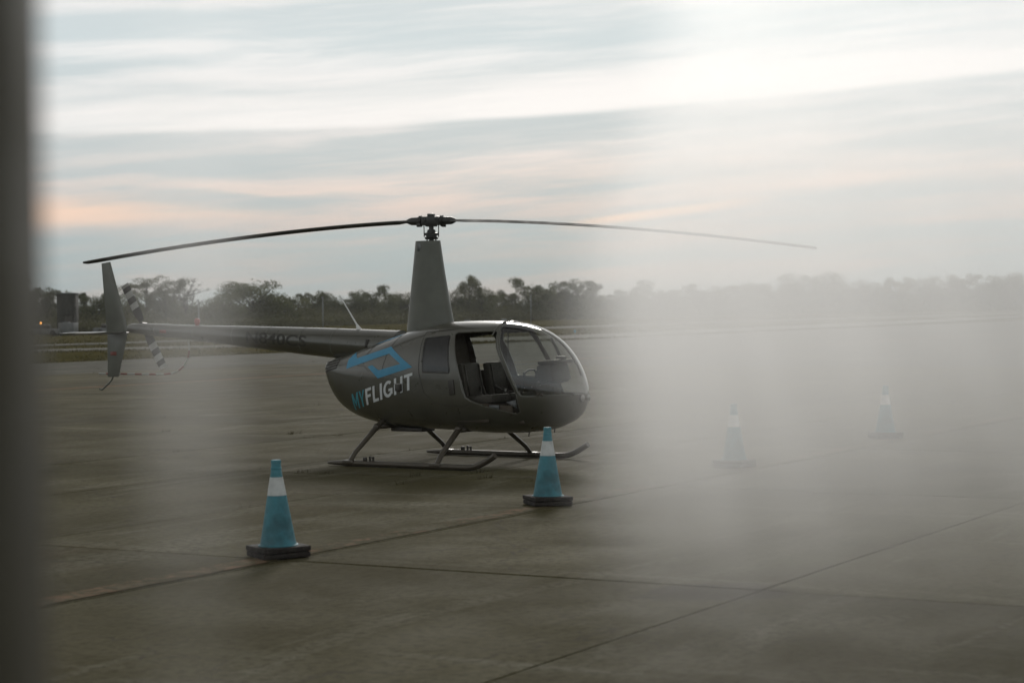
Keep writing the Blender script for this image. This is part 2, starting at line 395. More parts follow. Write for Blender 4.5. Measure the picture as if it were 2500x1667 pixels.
# taxiways
lo_b = [(-60, 85), (-34, 106.6), (-27.6, 112.5), (-18.2, 119.1), (4.2, 136.6), (22.9, 171), (76.9, 298.8), (140, 440)]
lo_t = [(-62, 92), (-36.5, 114.3), (-29.5, 120.4), (-19.7, 128.7), (4.9, 159.5), (28.5, 213.1), (94.7, 368.1), (150, 520)]
hi_b = [(-70, 70), (-38.8, 121.6), (-32.6, 133), (-23.1, 151.2), (4, 216.6), (39, 291.5), (112.1, 435.5), (190, 590)]
hi_t = [(-76, 70), (-40.3, 126.5), (-34.2, 139.8), (-24.5, 160.1), (4.4, 238.3), (45.2, 338.1), (129.9, 504.8), (220, 680)]
for nm, a, b, lb in (('taxiway', lo_b, lo_t, 'nearer pale taxiway between strips of grass'), ('taxiway', hi_b, hi_t, 'farther thin pale taxiway beyond the grass')):
    vs = [(p[0], p[1], -.05) for p in a] + [(p[0], p[1], -.05) for p in b]; k = len(a)
    me = bpy.data.meshes.new(nm); me.from_pydata(vs, [], [(i, i+1, k+i+1, k+i) for i in range(k-1)])
    if me.polygons[0].normal.z < 0: me.flip_normals()
    tag(link(nm, me, M['taxi'], None, False), lb, kind='structure')

# ------------------------------------------------------------------ grass and weeds (uncountable)
def blades(name, spots, m, label, cat):
    vs, fs = [], []
    rr = random.Random(11)
    for (px, py, h, w, lean) in spots:
        a = rr.uniform(0, 6.283); dx, dy = math.cos(a)*w/2, math.sin(a)*w/2
        lx, ly = rr.gauss(0, lean), rr.gauss(0, lean); i = len(vs)
        z0 = -.09
        vs += [(px-dx, py-dy, z0), (px+dx, py+dy, z0), (px+dx*.6+lx*.5, py+dy*.6+ly*.5, z0+(h-z0)*.6), (px-dx*.6+lx*.5, py-dy*.6+ly*.5, z0+(h-z0)*.6), (px+lx, py+ly, h)]
        fs += [(i, i+1, i+2, i+3), (i+3, i+2, i+4)]
    me = bpy.data.meshes.new(name); me.from_pydata(vs, [], fs)
    o = link(name, me, m, None, False); tag(o, label, cat, kind='stuff'); return o
rg = random.Random(5)
edge_pts = [(-45, 35), (-24.1, 75.4), (-19.8, 82.8), (-11.7, 99.1), (3.6, 129.6), (27.6, 176.3), (63, 245)]
sp = []
def along(pl, dens, wid, hgt, w, off=(0, 0)):
    for (a, b) in zip(pl[:-1], pl[1:]):
        L = math.dist(a, b); dx, dy = (b[0]-a[0])/L, (b[1]-a[1])/L
        for _ in range(int(L*dens)):
            s = rg.random()*L; q = abs(rg.gauss(0, wid))*(1 if wid > 0 else -1)
            yield (a[0]+dx*s-dy*q+off[0], a[1]+dy*s+dx*q+off[1], hgt*rg.uniform(.4, 1.2), w*rg.uniform(.6, 1.5), hgt*.4)
sp += list(along(edge_pts, 70, 1.6, .07, .05)) + list(along(lo_b, 20, .8, .05, .06, (.6, -.8))) + list(along(lo_t, 20, 2.2, .08, .08)) + list(along(hi_t, 15, 4, .10, .12))
for _ in range(9000):
    yy = rg.uniform(84, 330); xx = rg.uniform(-.28, .28)*yy
    def below(pl): 
        for (a, b) in zip(pl[:-1], pl[1:]):
            if a[0] <= xx <= b[0]: return a[1]+(b[1]-a[1])*(xx-a[0])/(b[0]-a[0])
        return 1e9
    e1, e2, e3, e4, e5 = below(edge_pts), below(lo_b), below(lo_t), below(hi_b), below(hi_t)
    if (e1 < yy < e2) or (e3 < yy < e4) or yy > e5: sp.append((xx, yy, rg.uniform(-.02, .06), rg.uniform(.05, .2), .05))
blades('grass', sp, M['tuft'], 'dry grass tufts fringing the apron and taxiways', 'grass')
wd = []
def weed(u, n, s=1.0, k=18):
    for _ in range(k):
        p = un(u+rg.gauss(0, .07*s), n+rg.gauss(0, .02*s)); wd.append((*p, rg.uniform(.015, .06)*s, .010*s, .03*s))
for (u, n) in ((20.0, -14.3), (20.0, -13.95), (20.05, -12.7), (20.1, -11.75), (26.3, -19.0), (26.2, -18.0), (26.2, -21.5)): weed(u, n, rg.uniform(.7, 1.3), 40)
for n in (-12.25, -15.15, -24.4, -36.8, -46.1, -18.2):
    u = 12
    while u < 75:
        u += rg.expovariate(.55)
        if rg.random() < (.9 if n < -20 else .35): weed(u, n, rg.uniform(.5, 1.2), rg.randint(8, 30))
for u in UJ[3:]:
    n = -8
    while n > -46:
        n -= rg.expovariate(.5)
        if rg.random() < .5: weed(u, n, rg.uniform(.4, 1.0), rg.randint(8, 22))
blades('joint_weeds', wd, M['weed'], 'small dry weeds growing in the slab joints', 'weeds')

# ------------------------------------------------------------------ trees
BASE = [(-200, -63.9, 214.1), (60, -54.7, 223.6), (240, -45.2, 217.6), (450, -42, 255.5), (650, -35.9, 291.5), (900, -23.9, 332.2), (1150, -7.9, 386.1), (1400, 13, 420.1), (1650, 39.9, 484.3), (1900, 72.2, 539.1), (2200, 114.5, 585.5), (2500, 164.9, 640.7), (2750, 197.8, 640.7)]
def base_at(px):
    for a, b in zip(BASE[:-1], BASE[1:]):
        if a[0] <= px <= b[0]:
            s = (px-a[0])/(b[0]-a[0]); return a[1]+(b[1]-a[1])*s, a[2]+(b[2]-a[2])*s
def leaf_cloud(vs, fs, c, rad, n, size, rr, shell=.55, low=-.6):
    for _ in range(n):
        while True:
            v = Vector((rr.gauss(0, 1), rr.gauss(0, 1), rr.gauss(0, 1))).normalized()
            if v.z > low: break
        k = (shell + (1-shell)*rr.random())*rr.uniform(.86, 1.08)
        p = Vector((c[0]+v.x*rad[0]*k, c[1]+v.y*rad[1]*k, c[2]+v.z*rad[2]*k))
        nrm = (v + Vector((rr.gauss(0, .6), rr.gauss(0, .6), rr.gauss(0, .6)))).normalized()
        a = nrm.orthogonal().normalized(); b = nrm.cross(a); th = rr.uniform(0, 6.283)
        a, b = a*math.cos(th)+b*math.sin(th), b*math.cos(th)-a*math.sin(th)
        s = size*rr.uniform(.5, 1.35); i = len(vs)
        vs += [p-a*s, p+b*s*.55, p+a*s*rr.uniform(.7, 1.1), p-b*s*.5]; fs.append((i, i+1, i+2, i+3))
def limb(bm, a, b, r0, r1, rr, wob=.08):
    a, b = Vector(a), Vector(b); L = (b-a).length; n = 5
    pts = [a.lerp(b, i/n) + (Vector((rr.gauss(0, wob), rr.gauss(0, wob), 0))*L*.5 if 0 < i < n else Vector()) for i in range(n+1)]
    tube(bm, pts, [r0+(r1-r0)*i/n for i in range(n+1)], 6)
def make_tree(kind, seed):
    """unit tree: height 1, crown about 1 wide; returns (trunk mesh, crown mesh)"""
    rr = random.Random(seed); vs, fs = [], []; bm = bmesh.new()
    if kind == 'round':
        limb(bm, (0, 0, -.02), (0, 0, .5), .032, .022, rr)
        for k in range(7):
            a = k*.9+rr.random(); e = (math.cos(a)*.28, math.sin(a)*.28, .5+.3*rr.random()); limb(bm, (0, 0, .25+.03*k), e, .016, .005, rr)
        for k in range(22):
            a = rr.uniform(0, 6.283); q = math.sqrt(rr.random())*.33; zz = rr.uniform(.30, .82)
            q *= math.sqrt(max(.1, 1-((zz-.52)/.42)**2)); s = rr.uniform(.12, .20)
            leaf_cloud(vs, fs, (math.cos(a)*q, math.sin(a)*q, zz), (s, s, s*.85), 330, .0135, rr)
    elif kind == 'broad':
        limb(bm, (0, 0, -.02), (.02, 0, .4), .035, .025, rr)
        for k in range(8):
            a = k*.8+rr.random(); limb(bm, (0, 0, .2+.03*k), (math.cos(a)*.42, math.sin(a)*.42, .45+.35*rr.random()), .016, .005, rr)
        for k in range(26):
            a = rr.uniform(0, 6.283); q = rr.random()**.6*.48; zz = rr.uniform(.22, .88)*(1-.35*q); s = rr.uniform(.10, .19)
            leaf_cloud(vs, fs, (math.cos(a)*q, math.sin(a)*q, zz), (s*1.15, s*1.15, s*.75), 300, .0135, rr)
    elif kind == 'umbrella':
        limb(bm, (0, 0, -.02), (.03, .02, .45), .022, .018, rr)
        for k in range(11):
            a = k*.6+rr.random(); q = rr.uniform(.2, .48); limb(bm, (.02, .01, .3+.015*k), (math.cos(a)*q, math.sin(a)*q, .78+.12*rr.random()), .013, .004, rr, .1)
        for k in range(24):
            a = rr.uniform(0, 6.283); q = math.sqrt(rr.random())*.5; s = rr.uniform(.07, .14)
            leaf_cloud(vs, fs, (math.cos(a)*q, math.sin(a)*q, .86-.45*q*q+rr.gauss(0, .06)), (s*1.2, s*1.2, s*.65), 190, .0115, rr)
    elif kind == 'sparse':
        limb(bm, (0, 0, -.02), (.02, 0, .5), .022, .014, rr)
        for k in range(20):
            a = k*.7+rr.random(); q = rr.uniform(.12, .45); e = Vector((math.cos(a)*q, math.sin(a)*q, rr.uniform(.6, 1.0))); s0 = Vector((.01, 0, .28+.02*k)); limb(bm, s0, e, .010, .0025, rr, .1)
            for _ in range(4):
                m_ = s0.lerp(e, rr.uniform(.5, .95)); limb(bm, m_, m_+Vector((rr.gauss(0, .1), rr.gauss(0, .1), rr.uniform(.02, .14))), .004, .0015, rr, .05)
            leaf_cloud(vs, fs, e, (.07, .07, .04), 40, .009, rr, .1)
    elif kind == 'upright':
        limb(bm, (0, 0, -.02), (0, 0, .75), .03, .012, rr)
        for k in range(8):
            a = k*1.1; limb(bm, (0, 0, .25+.06*k), (math.cos(a)*.2, math.sin(a)*.2, .4+.065*k), .012, .004, rr)
        for k in range(20):
            zz = rr.uniform(.2, .93); q = rr.random()*.24*(1.1-zz*.75); a = rr.uniform(0, 6.283); s = rr.uniform(.09, .16)*(1.15-.5*zz)
            leaf_cloud(vs, fs, (math.cos(a)*q, math.sin(a)*q, zz), (s, s, s), 300, .013, rr)
    else:  # ragged
        limb(bm, (0, 0, -.02), (.05, 0, .6), .03, .015, rr)
        tops = []
        for k in range(9):
            a = k*.9+rr.random(); q = rr.uniform(.15, .42); e = (math.cos(a)*q, math.sin(a)*q, rr.uniform(.45, .95)); tops.append(e); limb(bm, (.02, 0, .2+.04*k), e, .015, .004, rr)
        for e in tops:
            for _ in range(3):
                s = rr.uniform(.07, .14); leaf_cloud(vs, fs, (e[0]+rr.gauss(0, .07), e[1]+rr.gauss(0, .07), e[2]+rr.gauss(0, .05)-.03), (s, s, s*.8), 270, .0135, rr)
        for k in range(9):
            a = rr.uniform(0, 6.283); q = rr.random()*.3; s = rr.uniform(.12, .18); leaf_cloud(vs, fs, (math.cos(a)*q, math.sin(a)*q, rr.uniform(.2, .5)), (s, s, s), 290, .0135, rr)
    if kind in ('round', 'broad', 'upright', 'ragged'):
        wq = {'round': .34, 'broad': .42, 'upright': .24, 'ragged': .30}[kind]
        leaf_cloud(vs, fs, (0, 0, .50), (wq, wq, .40), 1500, .015, rr, .35, -1)
        for k in range(12):
            a = rr.uniform(0, 6.283); q = rr.uniform(.1, 1)*wq*1.15; s = rr.uniform(.12, .19)
            leaf_cloud(vs, fs, (math.cos(a)*q, math.sin(a)*q, rr.uniform(.08, .42)), (s, s, s), 190, .0145, rr)
    me = bpy.data.meshes.new('crown'); me.from_pydata(vs, [], fs); me.materials.append(M['leaf2' if seed % 3 == 0 else 'leaf'])
    tm = bpy.data.meshes.new('trunk'); bmesh.ops.recalc_face_normals(bm, faces=bm.faces); bm.to_mesh(tm); bm.free(); tm.materials.append(M['bark'])
    return tm, me
PRO = {}
for i, k in enumerate(('round', 'broad', 'umbrella', 'sparse', 'upright', 'ragged')):
    PRO[k] = [make_tree(k, 10*i+1), make_tree(k, 10*i+2), make_tree(k, 10*i+5)]
# (photo column, top row, kind, width in columns)
TR = [(20, 655, 'ragged', 90), (75, 676, 'ragged', 80), (118, 694, 'ragged', 70), (205, 712, 'upright', 60), (232, 706, 'round', 60), (262, 712, 'upright', 55),
 (318, 704, 'round', 70), (362, 676, 'umbrella', 100), (408, 678, 'ragged', 74), (452, 680, 'sparse', 85), (440, 712, 'broad', 90), (505, 722, 'broad', 70), (556, 706, 'round', 70), (618, 668, 'round', 150), (678, 706, 'broad', 70),
 (725, 716, 'broad', 70), (768, 704, 'ragged', 64), (800, 710, 'round', 58), (838, 716, 'broad', 60), (872, 701, 'round', 50), (908, 695, 'ragged', 62), (945, 705, 'round', 56), (976, 700, 'broad', 46), (1010, 706, 'broad', 60), (1060, 700, 'round', 60),
 (1104, 698, 'round', 48), (1143, 672, 'ragged', 54), (1176, 690, 'round', 66), (1214, 706, 'broad', 58), (1252, 706, 'ragged', 52), (1300, 677, 'ragged', 74), (1336, 694, 'broad', 56), (1366, 690, 'round', 54), (1408, 674, 'ragged', 84), (1446, 694, 'round', 56),
 (1486, 706, 'broad', 62), (1530, 700, 'round', 62), (1568, 681, 'ragged', 58), (1612, 700, 'broad', 60), (1656, 692, 'ragged', 62), (1702, 694, 'round', 60), (1752, 690, 'broad', 76), (1802, 680, 'broad', 74), (1846, 678, 'round', 80), (1900, 684, 'broad', 70), (1946, 659, 'round', 88),
 (2012, 655, 'round', 92), (2060, 672, 'broad', 76), (2110, 676, 'broad', 80), (2160, 682, 'broad', 66), (2206, 676, 'ragged', 60), (2256, 667, 'round', 84), (2312, 675, 'broad', 72), (2346, 668, 'ragged', 70), (2402, 674, 'round', 80), (2452, 664, 'round', 84), (2505, 656, 'broad', 90)]
TR.sort()
def ordinal(n): return '%d%s' % (n, 'th' if 10 < n % 100 < 14 else {1: 'st', 2: 'nd', 3: 'rd'}.get(n % 10, 'th'))
KW = {'round': 'rounded dense dark tree', 'broad': 'broad bushy dark tree', 'umbrella': 'flat-topped airy tree', 'sparse': 'sparse thin-leaved tree', 'upright': 'upright dark green tree', 'ragged': 'ragged open-crowned dark tree'}
rt = random.Random(21)
horizon = lambda px: 758.2 + (1250-px)*.012
for i, (px, ty, kind, wid) in enumerate(TR):
    bx_, by_ = base_at(max(-199, min(2749, px))); by_ += rt.uniform(2, 14); sx = by_/4861.
    bx_ = (px-1250)*sx - 0
    h = CAMH + (horizon(px)-ty)*sx; wd_ = wid*sx*1.55
    o = empty('tree', (bx_, by_, -.1), rt.uniform(0, 6.28), '%s, %s from the left in the far tree line' % (KW[kind], ordinal(i+1)), 'tree', 'trees along the far edge of the airfield')
    tm, cm = PRO[kind][rt.randrange(3)]
    for nm, me in (('trunk', tm), ('crown', cm)):
        c = bpy.data.objects.new(nm, me); C.objects.link(c); c.parent = o
    o.scale = (wd_, wd_, h+.1)
# undergrowth: one dense mass of scrub and hedge below the trees
vs, fs = [], []; ru = random.Random(8)
px = -200
while px < 2740:
    bx_, by_ = base_at(px); sx = by_/4861.
    for row in range(4):
        yy = by_-5+row*7; X = (px-1250)*yy/4861.
        hh = (1.5, 2.6, 3.4, (CAMH+44*yy/4861.)*.95)[row]*ru.uniform(.75, 1.1)*(1+(px/4200. if row < 3 else 0))
        w_ = ru.uniform(1.4, 2.6)*(1+px/3000.)
        leaf_cloud(vs, fs, (X, yy, hh*.42), (w_, 1.6, hh*.55), 260, .13*(1+px/3000.), ru, .5, -.9)
    px += 13
me = bpy.data.meshes.new('undergrowth'); me.from_pydata(vs, [], fs)
tag(link('undergrowth', me, M['scrub'], None, False), 'dense scrub and hedge below the far trees', 'scrub', kind='stuff')

# ------------------------------------------------------------------ far airfield things
o = empty('utility_building', (-47.7, 214, -.1), .05, 'tall narrow dark building among trees left of the tail fin', 'building')
box_obj('wall', (0, 0, 2.2), (1.9, 2.6, 4.4), M['shed'], o); box_obj('roof', (0, 0, 4.46), (2.0, 2.7, .12), M['roof'], o); box_obj('door', (.3, -1.32, 1.05), (.8, .05, 2.0), M['black'], o)
o = empty('utility_trailer', (-46.1, 207, -.1), 0, 'small pale box trailer parked below the dark narrow building', 'trailer')
box_obj('body', (0, 0, .85), (1.6, 2.4, 1.0), M['cart'], o, bev=.05); box_obj('roof_vent', (-.2, 0, 1.39), (.6, .8, .08), M['cart'], o); box_obj('hitch', (-1.0, 0, .4), (.5, .1, .08), M['trim'], o)
for s in (-.7, .7):
    bm = bmesh.new(); tube(bm, [(s-.08, -.3, .28), (s+.08, -.3, .28)], .28, 16); from_bm('wheel', bm, M['rubber'], o)
def car(loc, lab, m):
    o = empty('parked_car', loc, .1, lab, 'car')
    bm = bmesh.new(); box(bm, (0, 0, .50), (3.8, 1.6, .5), bev=.12); from_bm('body', bm, m, o)
    bm = bmesh.new(); box(bm, (-.1, 0, .95), (1.9, 1.4, .45), bev=.16); from_bm('cabin', bm, M['black'], o)
    for sx in (-1.15, 1.15):
        for sy in (-.75, .75): bm = bmesh.new(); tube(bm, [(sx, sy-.1, .3), (sx, sy+.1, .3)], .3, 14); from_bm('wheel', bm, M['rubber'], o)
car((-48.6, 206, -.1), 'pale low car parked left of the small box trailer', M['cart'])
car((-42.6, 212, -.1), 'pale low car parked right of the small box trailer', M['cart'])
o = empty('lamp_post', (-48.3, 204, -.1), 0, 'short post with a lit amber lamp at far left', 'lamp')
tube_obj('pole', [(0, 0, 0), (0, 0, 1.25)], .04, M['trim'], o, 8)
bm = bmesh.new(); lathe(bm, [(.03, 1.25), (.11, 1.29), (.11, 1.42), (.04, 1.46)], 12); from_bm('lamp_head', bm, M['amber'], o)
for (loc, h, lab) in (((-21.8, 230, -.1), 3.8, 'thin pale pole rising left of the boom antenna'), ((2.9, 300, -.1), 4.4, 'thin pale pole in front of trees right of the mast'), ((-34.9, 222, -.1), 3.6, 'thin grey pole above the red beacon on the boom')):
    o = empty('light_pole', loc, 0, lab, 'pole')
    tube_obj('pole', [(0, 0, 0), (0, 0, h)], [.09, .06], M['grey'], o, 8); box_obj('lamp_head', (0, -.25, h+.04), (.22, .6, .10), M['grey'], o)
o = empty('taxiway_light', (4.45, 140.5, -.05), 0, 'small blue taxiway edge light on a thin stem', 'light')
tube_obj('stem', [(0, 0, 0), (0, 0, .42)], .02, M['grey'], o, 8)
bm = bmesh.new(); lathe(bm, [(.05, .40), (.08, .44), (.08, .54), (.03, .60)], 12); from_bm('lens', bm, M['bluelens'], o)
for (loc, lab) in (((-6.4, 285, -.1), 'small pale marker box in the grass right of the mast base'), ((-1.2, 310, -.1), 'small pale marker box in the grass above the cabin roof')):
    o = empty('marker_box', loc, 0, lab, 'marker'); box_obj('box', (0, 0, .55), (.8, .3, .5), M['grey'], o, bev=.03); tube_obj('leg', [(-.3, 0, 0), (-.3, 0, .35)], .04, M['grey'], o, 6); tube_obj('leg', [(.3, 0, 0), (.3, 0, .35)], .04, M['grey'], o, 6)

# ------------------------------------------------------------------ traffic cones
def cone(loc, rz, label, tilt=0):
    o = empty('traffic_cone', loc, rz, label, 'traffic cone', 'blue cones in a row along the worn line')
    rad = lambda zz: .148 + (.040-.148)*(zz-.085)/(.70-.085)
    bm = bmesh.new()
    prof = [(.162, .086), (.163, .094), (rad(.10)+.004, .098), (rad(.10), .104)]
    for k in range(1, 9): zz = .104+(.49-.104)*k/8; prof.append((rad(zz), zz))
    prof += [(rad(.49)-.002, .4905), (rad(.64)-.002, .6395), (rad(.64), .64), (rad(.70)+.001, .70), (.044, .702), (.045, .712), (.040, .716), (.038, .748), (.041, .750), (.041, .770), (.036, .776), (.024, .776)]
    lathe(bm, prof, 40); from_bm('cone_body', bm, M['cone'], o)
    bm = bmesh.new(); lathe(bm, [(rad(.492)-.001, .492), (rad(.492)+.0012, .4925), (rad(.638)+.0012, .6375), (rad(.638)-.001, .638)], 40); from_bm('reflective_collar', bm, M['collar'], o)
    for (z0, s, a) in ((.0, .46, 0), (.046, .455, .05)):
        bm = bmesh.new(); box(bm, (0, 0, z0+.0215), (s, s, .042), Matrix.Rotation(a, 3, 'Z'), .018)
        for v in bm.verts:
            q = max(abs(v.co.x), abs(v.co.y)); p_ = abs(v.co.x)+abs(v.co.y)
            if p_ > .385: v.co.x *= .385/p_; v.co.y *= .385/p_
        from_bm('rubber_base', bm, M['rubber'], o)
    return o
CN = [((-1.9, 16.0), .5, 'blue traffic cone with white collar nearest the camera, left of helicopter skids'), ((.34, 20.0), .3, 'blue traffic cone standing in front of the helicopter nose'),
      ((2.72, 24.5), .9, 'blue traffic cone in the pale haze right of helicopter, nearer of two'), ((5.52, 29.5), .2, 'farthest rightmost blue traffic cone in the pale haze')]
for (p, a, lb), tl in zip(CN, ((.004, -.016), (-.006, .010), (.004, -.008), (-.003, .012))):
    oc = cone((p[0], p[1], 0.0045+.22*(abs(tl[0])+abs(tl[1]))*.5), a, lb); oc.rotation_euler = (tl[0], tl[1], a)

# ------------------------------------------------------------------ helicopter
HX, HY, PSI = -1.0347, 25.998, .581
heli = empty('helicopter', (HX, HY, 0), -PSI, 'charcoal four-seat helicopter parked on the apron with blue arrow emblem', 'helicopter')
def pchip(pts):
    xs = [p[0] for p in pts]; ys = [p[1] for p in pts]; n = len(xs)
    h = [xs[i+1]-xs[i] for i in range(n-1)]; dl = [(ys[i+1]-ys[i])/h[i] for i in range(n-1)]
    m = [dl[0]]+[0 if dl[i-1]*dl[i] <= 0 else (2*h[i]+h[i-1]+h[i]+2*h[i-1])/((2*h[i]+h[i-1])/dl[i-1]+(h[i]+2*h[i-1])/dl[i]) for i in range(1, n-1)]+[dl[-1]]
    def f(v):
        v = max(xs[0], min(xs[-1], v)); i = 0
        while i < n-2 and v > xs[i+1]: i += 1
        s = (v-xs[i])/h[i]; s2, s3 = s*s, s*s*s
        return ys[i]*(2*s3-3*s2+1)+h[i]*m[i]*(s3-2*s2+s)+ys[i+1]*(-2*s3+3*s2)+h[i]*m[i+1]*(s3-s2)
    return f
XR, XN = -1.66, 2.33
zt = pchip([(-1.66, 1.27), (-1.645, 1.30), (-1.60, 1.325), (-1.5, 1.36), (-1.2, 1.44), (-.85, 1.535), (-.47, 1.645), (-.17, 1.725), (.15, 1.79), (.42, 1.822), (.8, 1.832), (1.12, 1.828), (1.4, 1.798), (1.66, 1.73), (1.89, 1.61), (2.09, 1.43), (2.21, 1.26), (2.285, 1.10), (2.318, 1.0), (2.33, .93)])
zb = pchip([(-1.66, 1.20), (-1.645, 1.12), (-1.60, .99), (-1.52, .83), (-1.38, .69), (-1.15, .58), (-.9, .515), (-.6, .468), (-.2, .44), (.3, .43), (.7, .415), (1.1, .405), (1.45, .415), (1.8, .455), (2.06, .54), (2.21, .63), (2.29, .75), (2.32, .84), (2.33, .90)])
hw = pchip([(-1.66, .10), (-1.645, .17), (-1.60, .235), (-1.5, .29), (-1.2, .375), (-.8, .47), (-.4, .55), (0, .605), (.4, .635), (.8, .638), (1.2, .612), (1.5, .563), (1.8, .475), (2.05, .36), (2.2, .25), (2.285, .15), (2.318, .075), (2.33, .01)])
zc = pchip([(-1.66, 1.23), (-1.2, 1.12), (-.6, 1.04), (0, 1.0), (1.0, .98), (1.8, .93), (2.33, .915)])
ne = pchip([(-1.66, 2.3), (-1.0, 2.6), (0, 2.8), (1.0, 2.7), (1.8, 2.35), (2.33, 2.05)])
def fp(X, th):
    n = ne(X); c, s = math.cos(th), math.sin(th); zz = zc(X); hh = (zt(X)-zz) if s >= 0 else (zz-zb(X))
    return Vector((X, hw(X)*math.copysign(abs(c)**(2/n), c), zz+hh*math.copysign(abs(s)**(2/n), s)))
def ysurf(X, Z):
    zz = zc(X); hh = (zt(X)-zz) if Z >= zz else (zz-zb(X)); q = min(1, abs(Z-zz)/max(hh, 1e-4)); n = ne(X)
    return hw(X)*max(0, 1-q**n)**(1/n)
def sdf(poly, rnd=0.0):
    P = [Vector(p) for p in poly]
    def f(X, Z):
        p = Vector((X, Z)); d2 = 1e9; ins = False; n = len(P)
        for i in range(n):
            a, b = P[i], P[(i+1) % n]; e = b-a; w = p-a; s = max(0, min(1, w.dot(e)/e.dot(e))); d2 = min(d2, (w-e*s).length_squared)
            if (a.y > Z) != (b.y > Z) and X < (b.x-a.x)*(Z-a.y)/(b.y-a.y)+a.x: ins = not ins
        return (-1 if ins else 1)*math.sqrt(d2) - rnd
    return f
def inset(f, r): return lambda X, Z: f(X, Z)-r
DOOR = [(.69, 1.665), (.72, 1.69), (1.255, 1.705), (1.285, 1.69), (1.34, 1.50), (1.49, 1.22), (1.63, .94), (1.67, .70), (1.62, .67), (1.20, .77), (1.02, .835), (.94, .885)]
RWIN = [(.27, 1.60), (.61, 1.63), (.68, 1.20), (.30, 1.21)]
LWIN = [(.76, 1.64), (1.22, 1.67), (1.31, 1.46), (1.48, 1.13), (.93, 1.14)]
WSH = [(1.245, 2.2), (1.245, 1.79), (1.325, 1.70), (1.385, 1.50), (1.535, 1.22), (1.68, .93), (1.72, .905), (2.28, .915), (3, .93), (3, 2.2)]
f_door = sdf(DOOR); f_rw = sdf(RWIN, .025); f_lw = sdf(LWIN, .025); f_ws = sdf(WSH)
NS, NTH = 310, 260
Xs = [XR+(XN-XR)*(.5-.5*math.cos(math.pi*(i/NS)))*.35+(XN-XR)*(i/NS)*.65 for i in range(NS+1)]
def fields(v):
    fs_ = [f_ws(v.x, v.z)]
    if v.y < 0: fs_ += [f_door(v.x, v.z), f_rw(v.x, v.z)]
    else: fs_ += [f_lw(v.x, v.z), f_rw(v.x, v.z)]
    return fs_
grid = []
for X in Xs:
    row = []
    for k in range(NTH):
        th = 2*math.pi*(k+.5)/NTH - math.pi/2; p = fp(X, th)
        if .1 < X < 2.31:
            fl = fields(p); j = min(range(3), key=lambda a: abs(fl[a]))
            if abs(fl[j]) < .0098:
                x_, t_ = X, th
                for _ in range(2):
                    q = fp(x_, t_); g0 = fields(q)[j]; ex, et = .002, .002
                    gx = (fields(fp(x_+ex, t_))[j]-g0)/ex; gt = (fields(fp(x_, t_+et))[j]-g0)/et; L = .6
                    den = gx*gx+gt*gt/(L*L)
                    if den < 1e-6: break
                    x_ -= g0*gx/den; t_ -= g0*gt/(L*L)/den
                q = fp(x_, t_)
                if (q-p).length < .03: p = q
        row.append(p)
    grid.append(row)
groups = {}
for i in range(NS):
    for k in range(NTH):
        k2 = (k+1) % NTH
        c = (grid[i][k]+grid[i+1][k]+grid[i+1][k2]+grid[i][k2])/4; key = 'fuselage'
        if c.x > .1:
            if f_ws(c.x, c.z) < 0: key = 'wr' if c.y < 0 else 'wl'
            elif c.y < 0 and f_door(c.x, c.z) < 0: key = None
            elif c.y > 0 and f_lw(c.x, c.z) < 0: key = 'lw'
            elif f_rw(c.x, c.z) < 0: key = 'rwr' if c.y < 0 else 'rwl'
        if key: groups.setdefault(key, []).append((i, k, k2))
def grid_obj(name, key, m, parent):
    idx, vs, fs = {}, [], []
    def vid(i, k):
        if (i, k) not in idx: idx[(i, k)] = len(vs); vs.append(grid[i][k])
        return idx[(i, k)]
    for (i, k, k2) in groups[key]: fs.append((vid(i, k), vid(i+1, k), vid(i+1, k2), vid(i, k2)))
    if key == 'fuselage': fs.append([vid(0, k) for k in range(NTH)]); fs.append([vid(NS, k) for k in range(NTH)][::-1])
    me = bpy.data.meshes.new(name); me.from_pydata(vs, [], fs)
    bm = bmesh.new(); bm.from_mesh(me); bmesh.ops.recalc_face_normals(bm, faces=bm.faces); bm.to_mesh(me); bm.free()
    return link(name, me, m, parent)
fus = grid_obj('fuselage', 'fuselage', M['paint'], heli)
fus.data.materials.append(M['interior'])
md = fus.modifiers.new('solid', 'SOLIDIFY'); md.thickness = .018; md.offset = -1; md.material_offset = 1; md.material_offset_rim = 0
w1 = grid_obj('windshield', 'wr', M['glass'], heli); w1['label'] = 'right half of the clear windshield'
w2_ = grid_obj('windshield', 'wl', M['glass'], heli); w2_['label'] = 'left half of the clear windshield'
grid_obj('door_window', 'lw', M['glass'], heli); grid_obj('rear_window', 'rwr', M['dglass'], heli); grid_obj('rear_window', 'rwl', M['glass'], heli)
def on(X, Z, side=-1, off=.004):
    y0 = ysurf(X, Z); e = .004
    dx = (ysurf(X+e, Z)-ysurf(X-e, Z))/(2*e); dz = (ysurf(X, Z+e)-ysurf(X, Z-e))/(2*e)
    nn = Vector((-dx, 1, -dz)).normalized(); p = Vector((X, y0, Z))+nn*off
    return Vector((p.x, p.y*(1 if side > 0 else -1), p.z))
def seam(name, pts, side=-1, r=.004, m=None, off=.001, closed=False, k=10, flat=1.0):
    P = []
    pts = list(pts)+([pts[0]] if closed else [])
    for a, b in zip(pts[:-1], pts[1:]):
        for j in range(k): s = j/k; P.append(on(a[0]+(b[0]-a[0])*s, a[1]+(b[1]-a[1])*s, side, off))
    P.append(on(*pts[-1], side, off))
    return tube_obj(name, P, r, m or M['trim'], heli, 6)
seam('door_frame', DOOR, -1, .008, M['paint'], -.003, True)
seam('window_seal', [(.262, 1.615), (.615, 1.645), (.695, 1.185), (.285, 1.195)], -1, .004, None, .001, True)
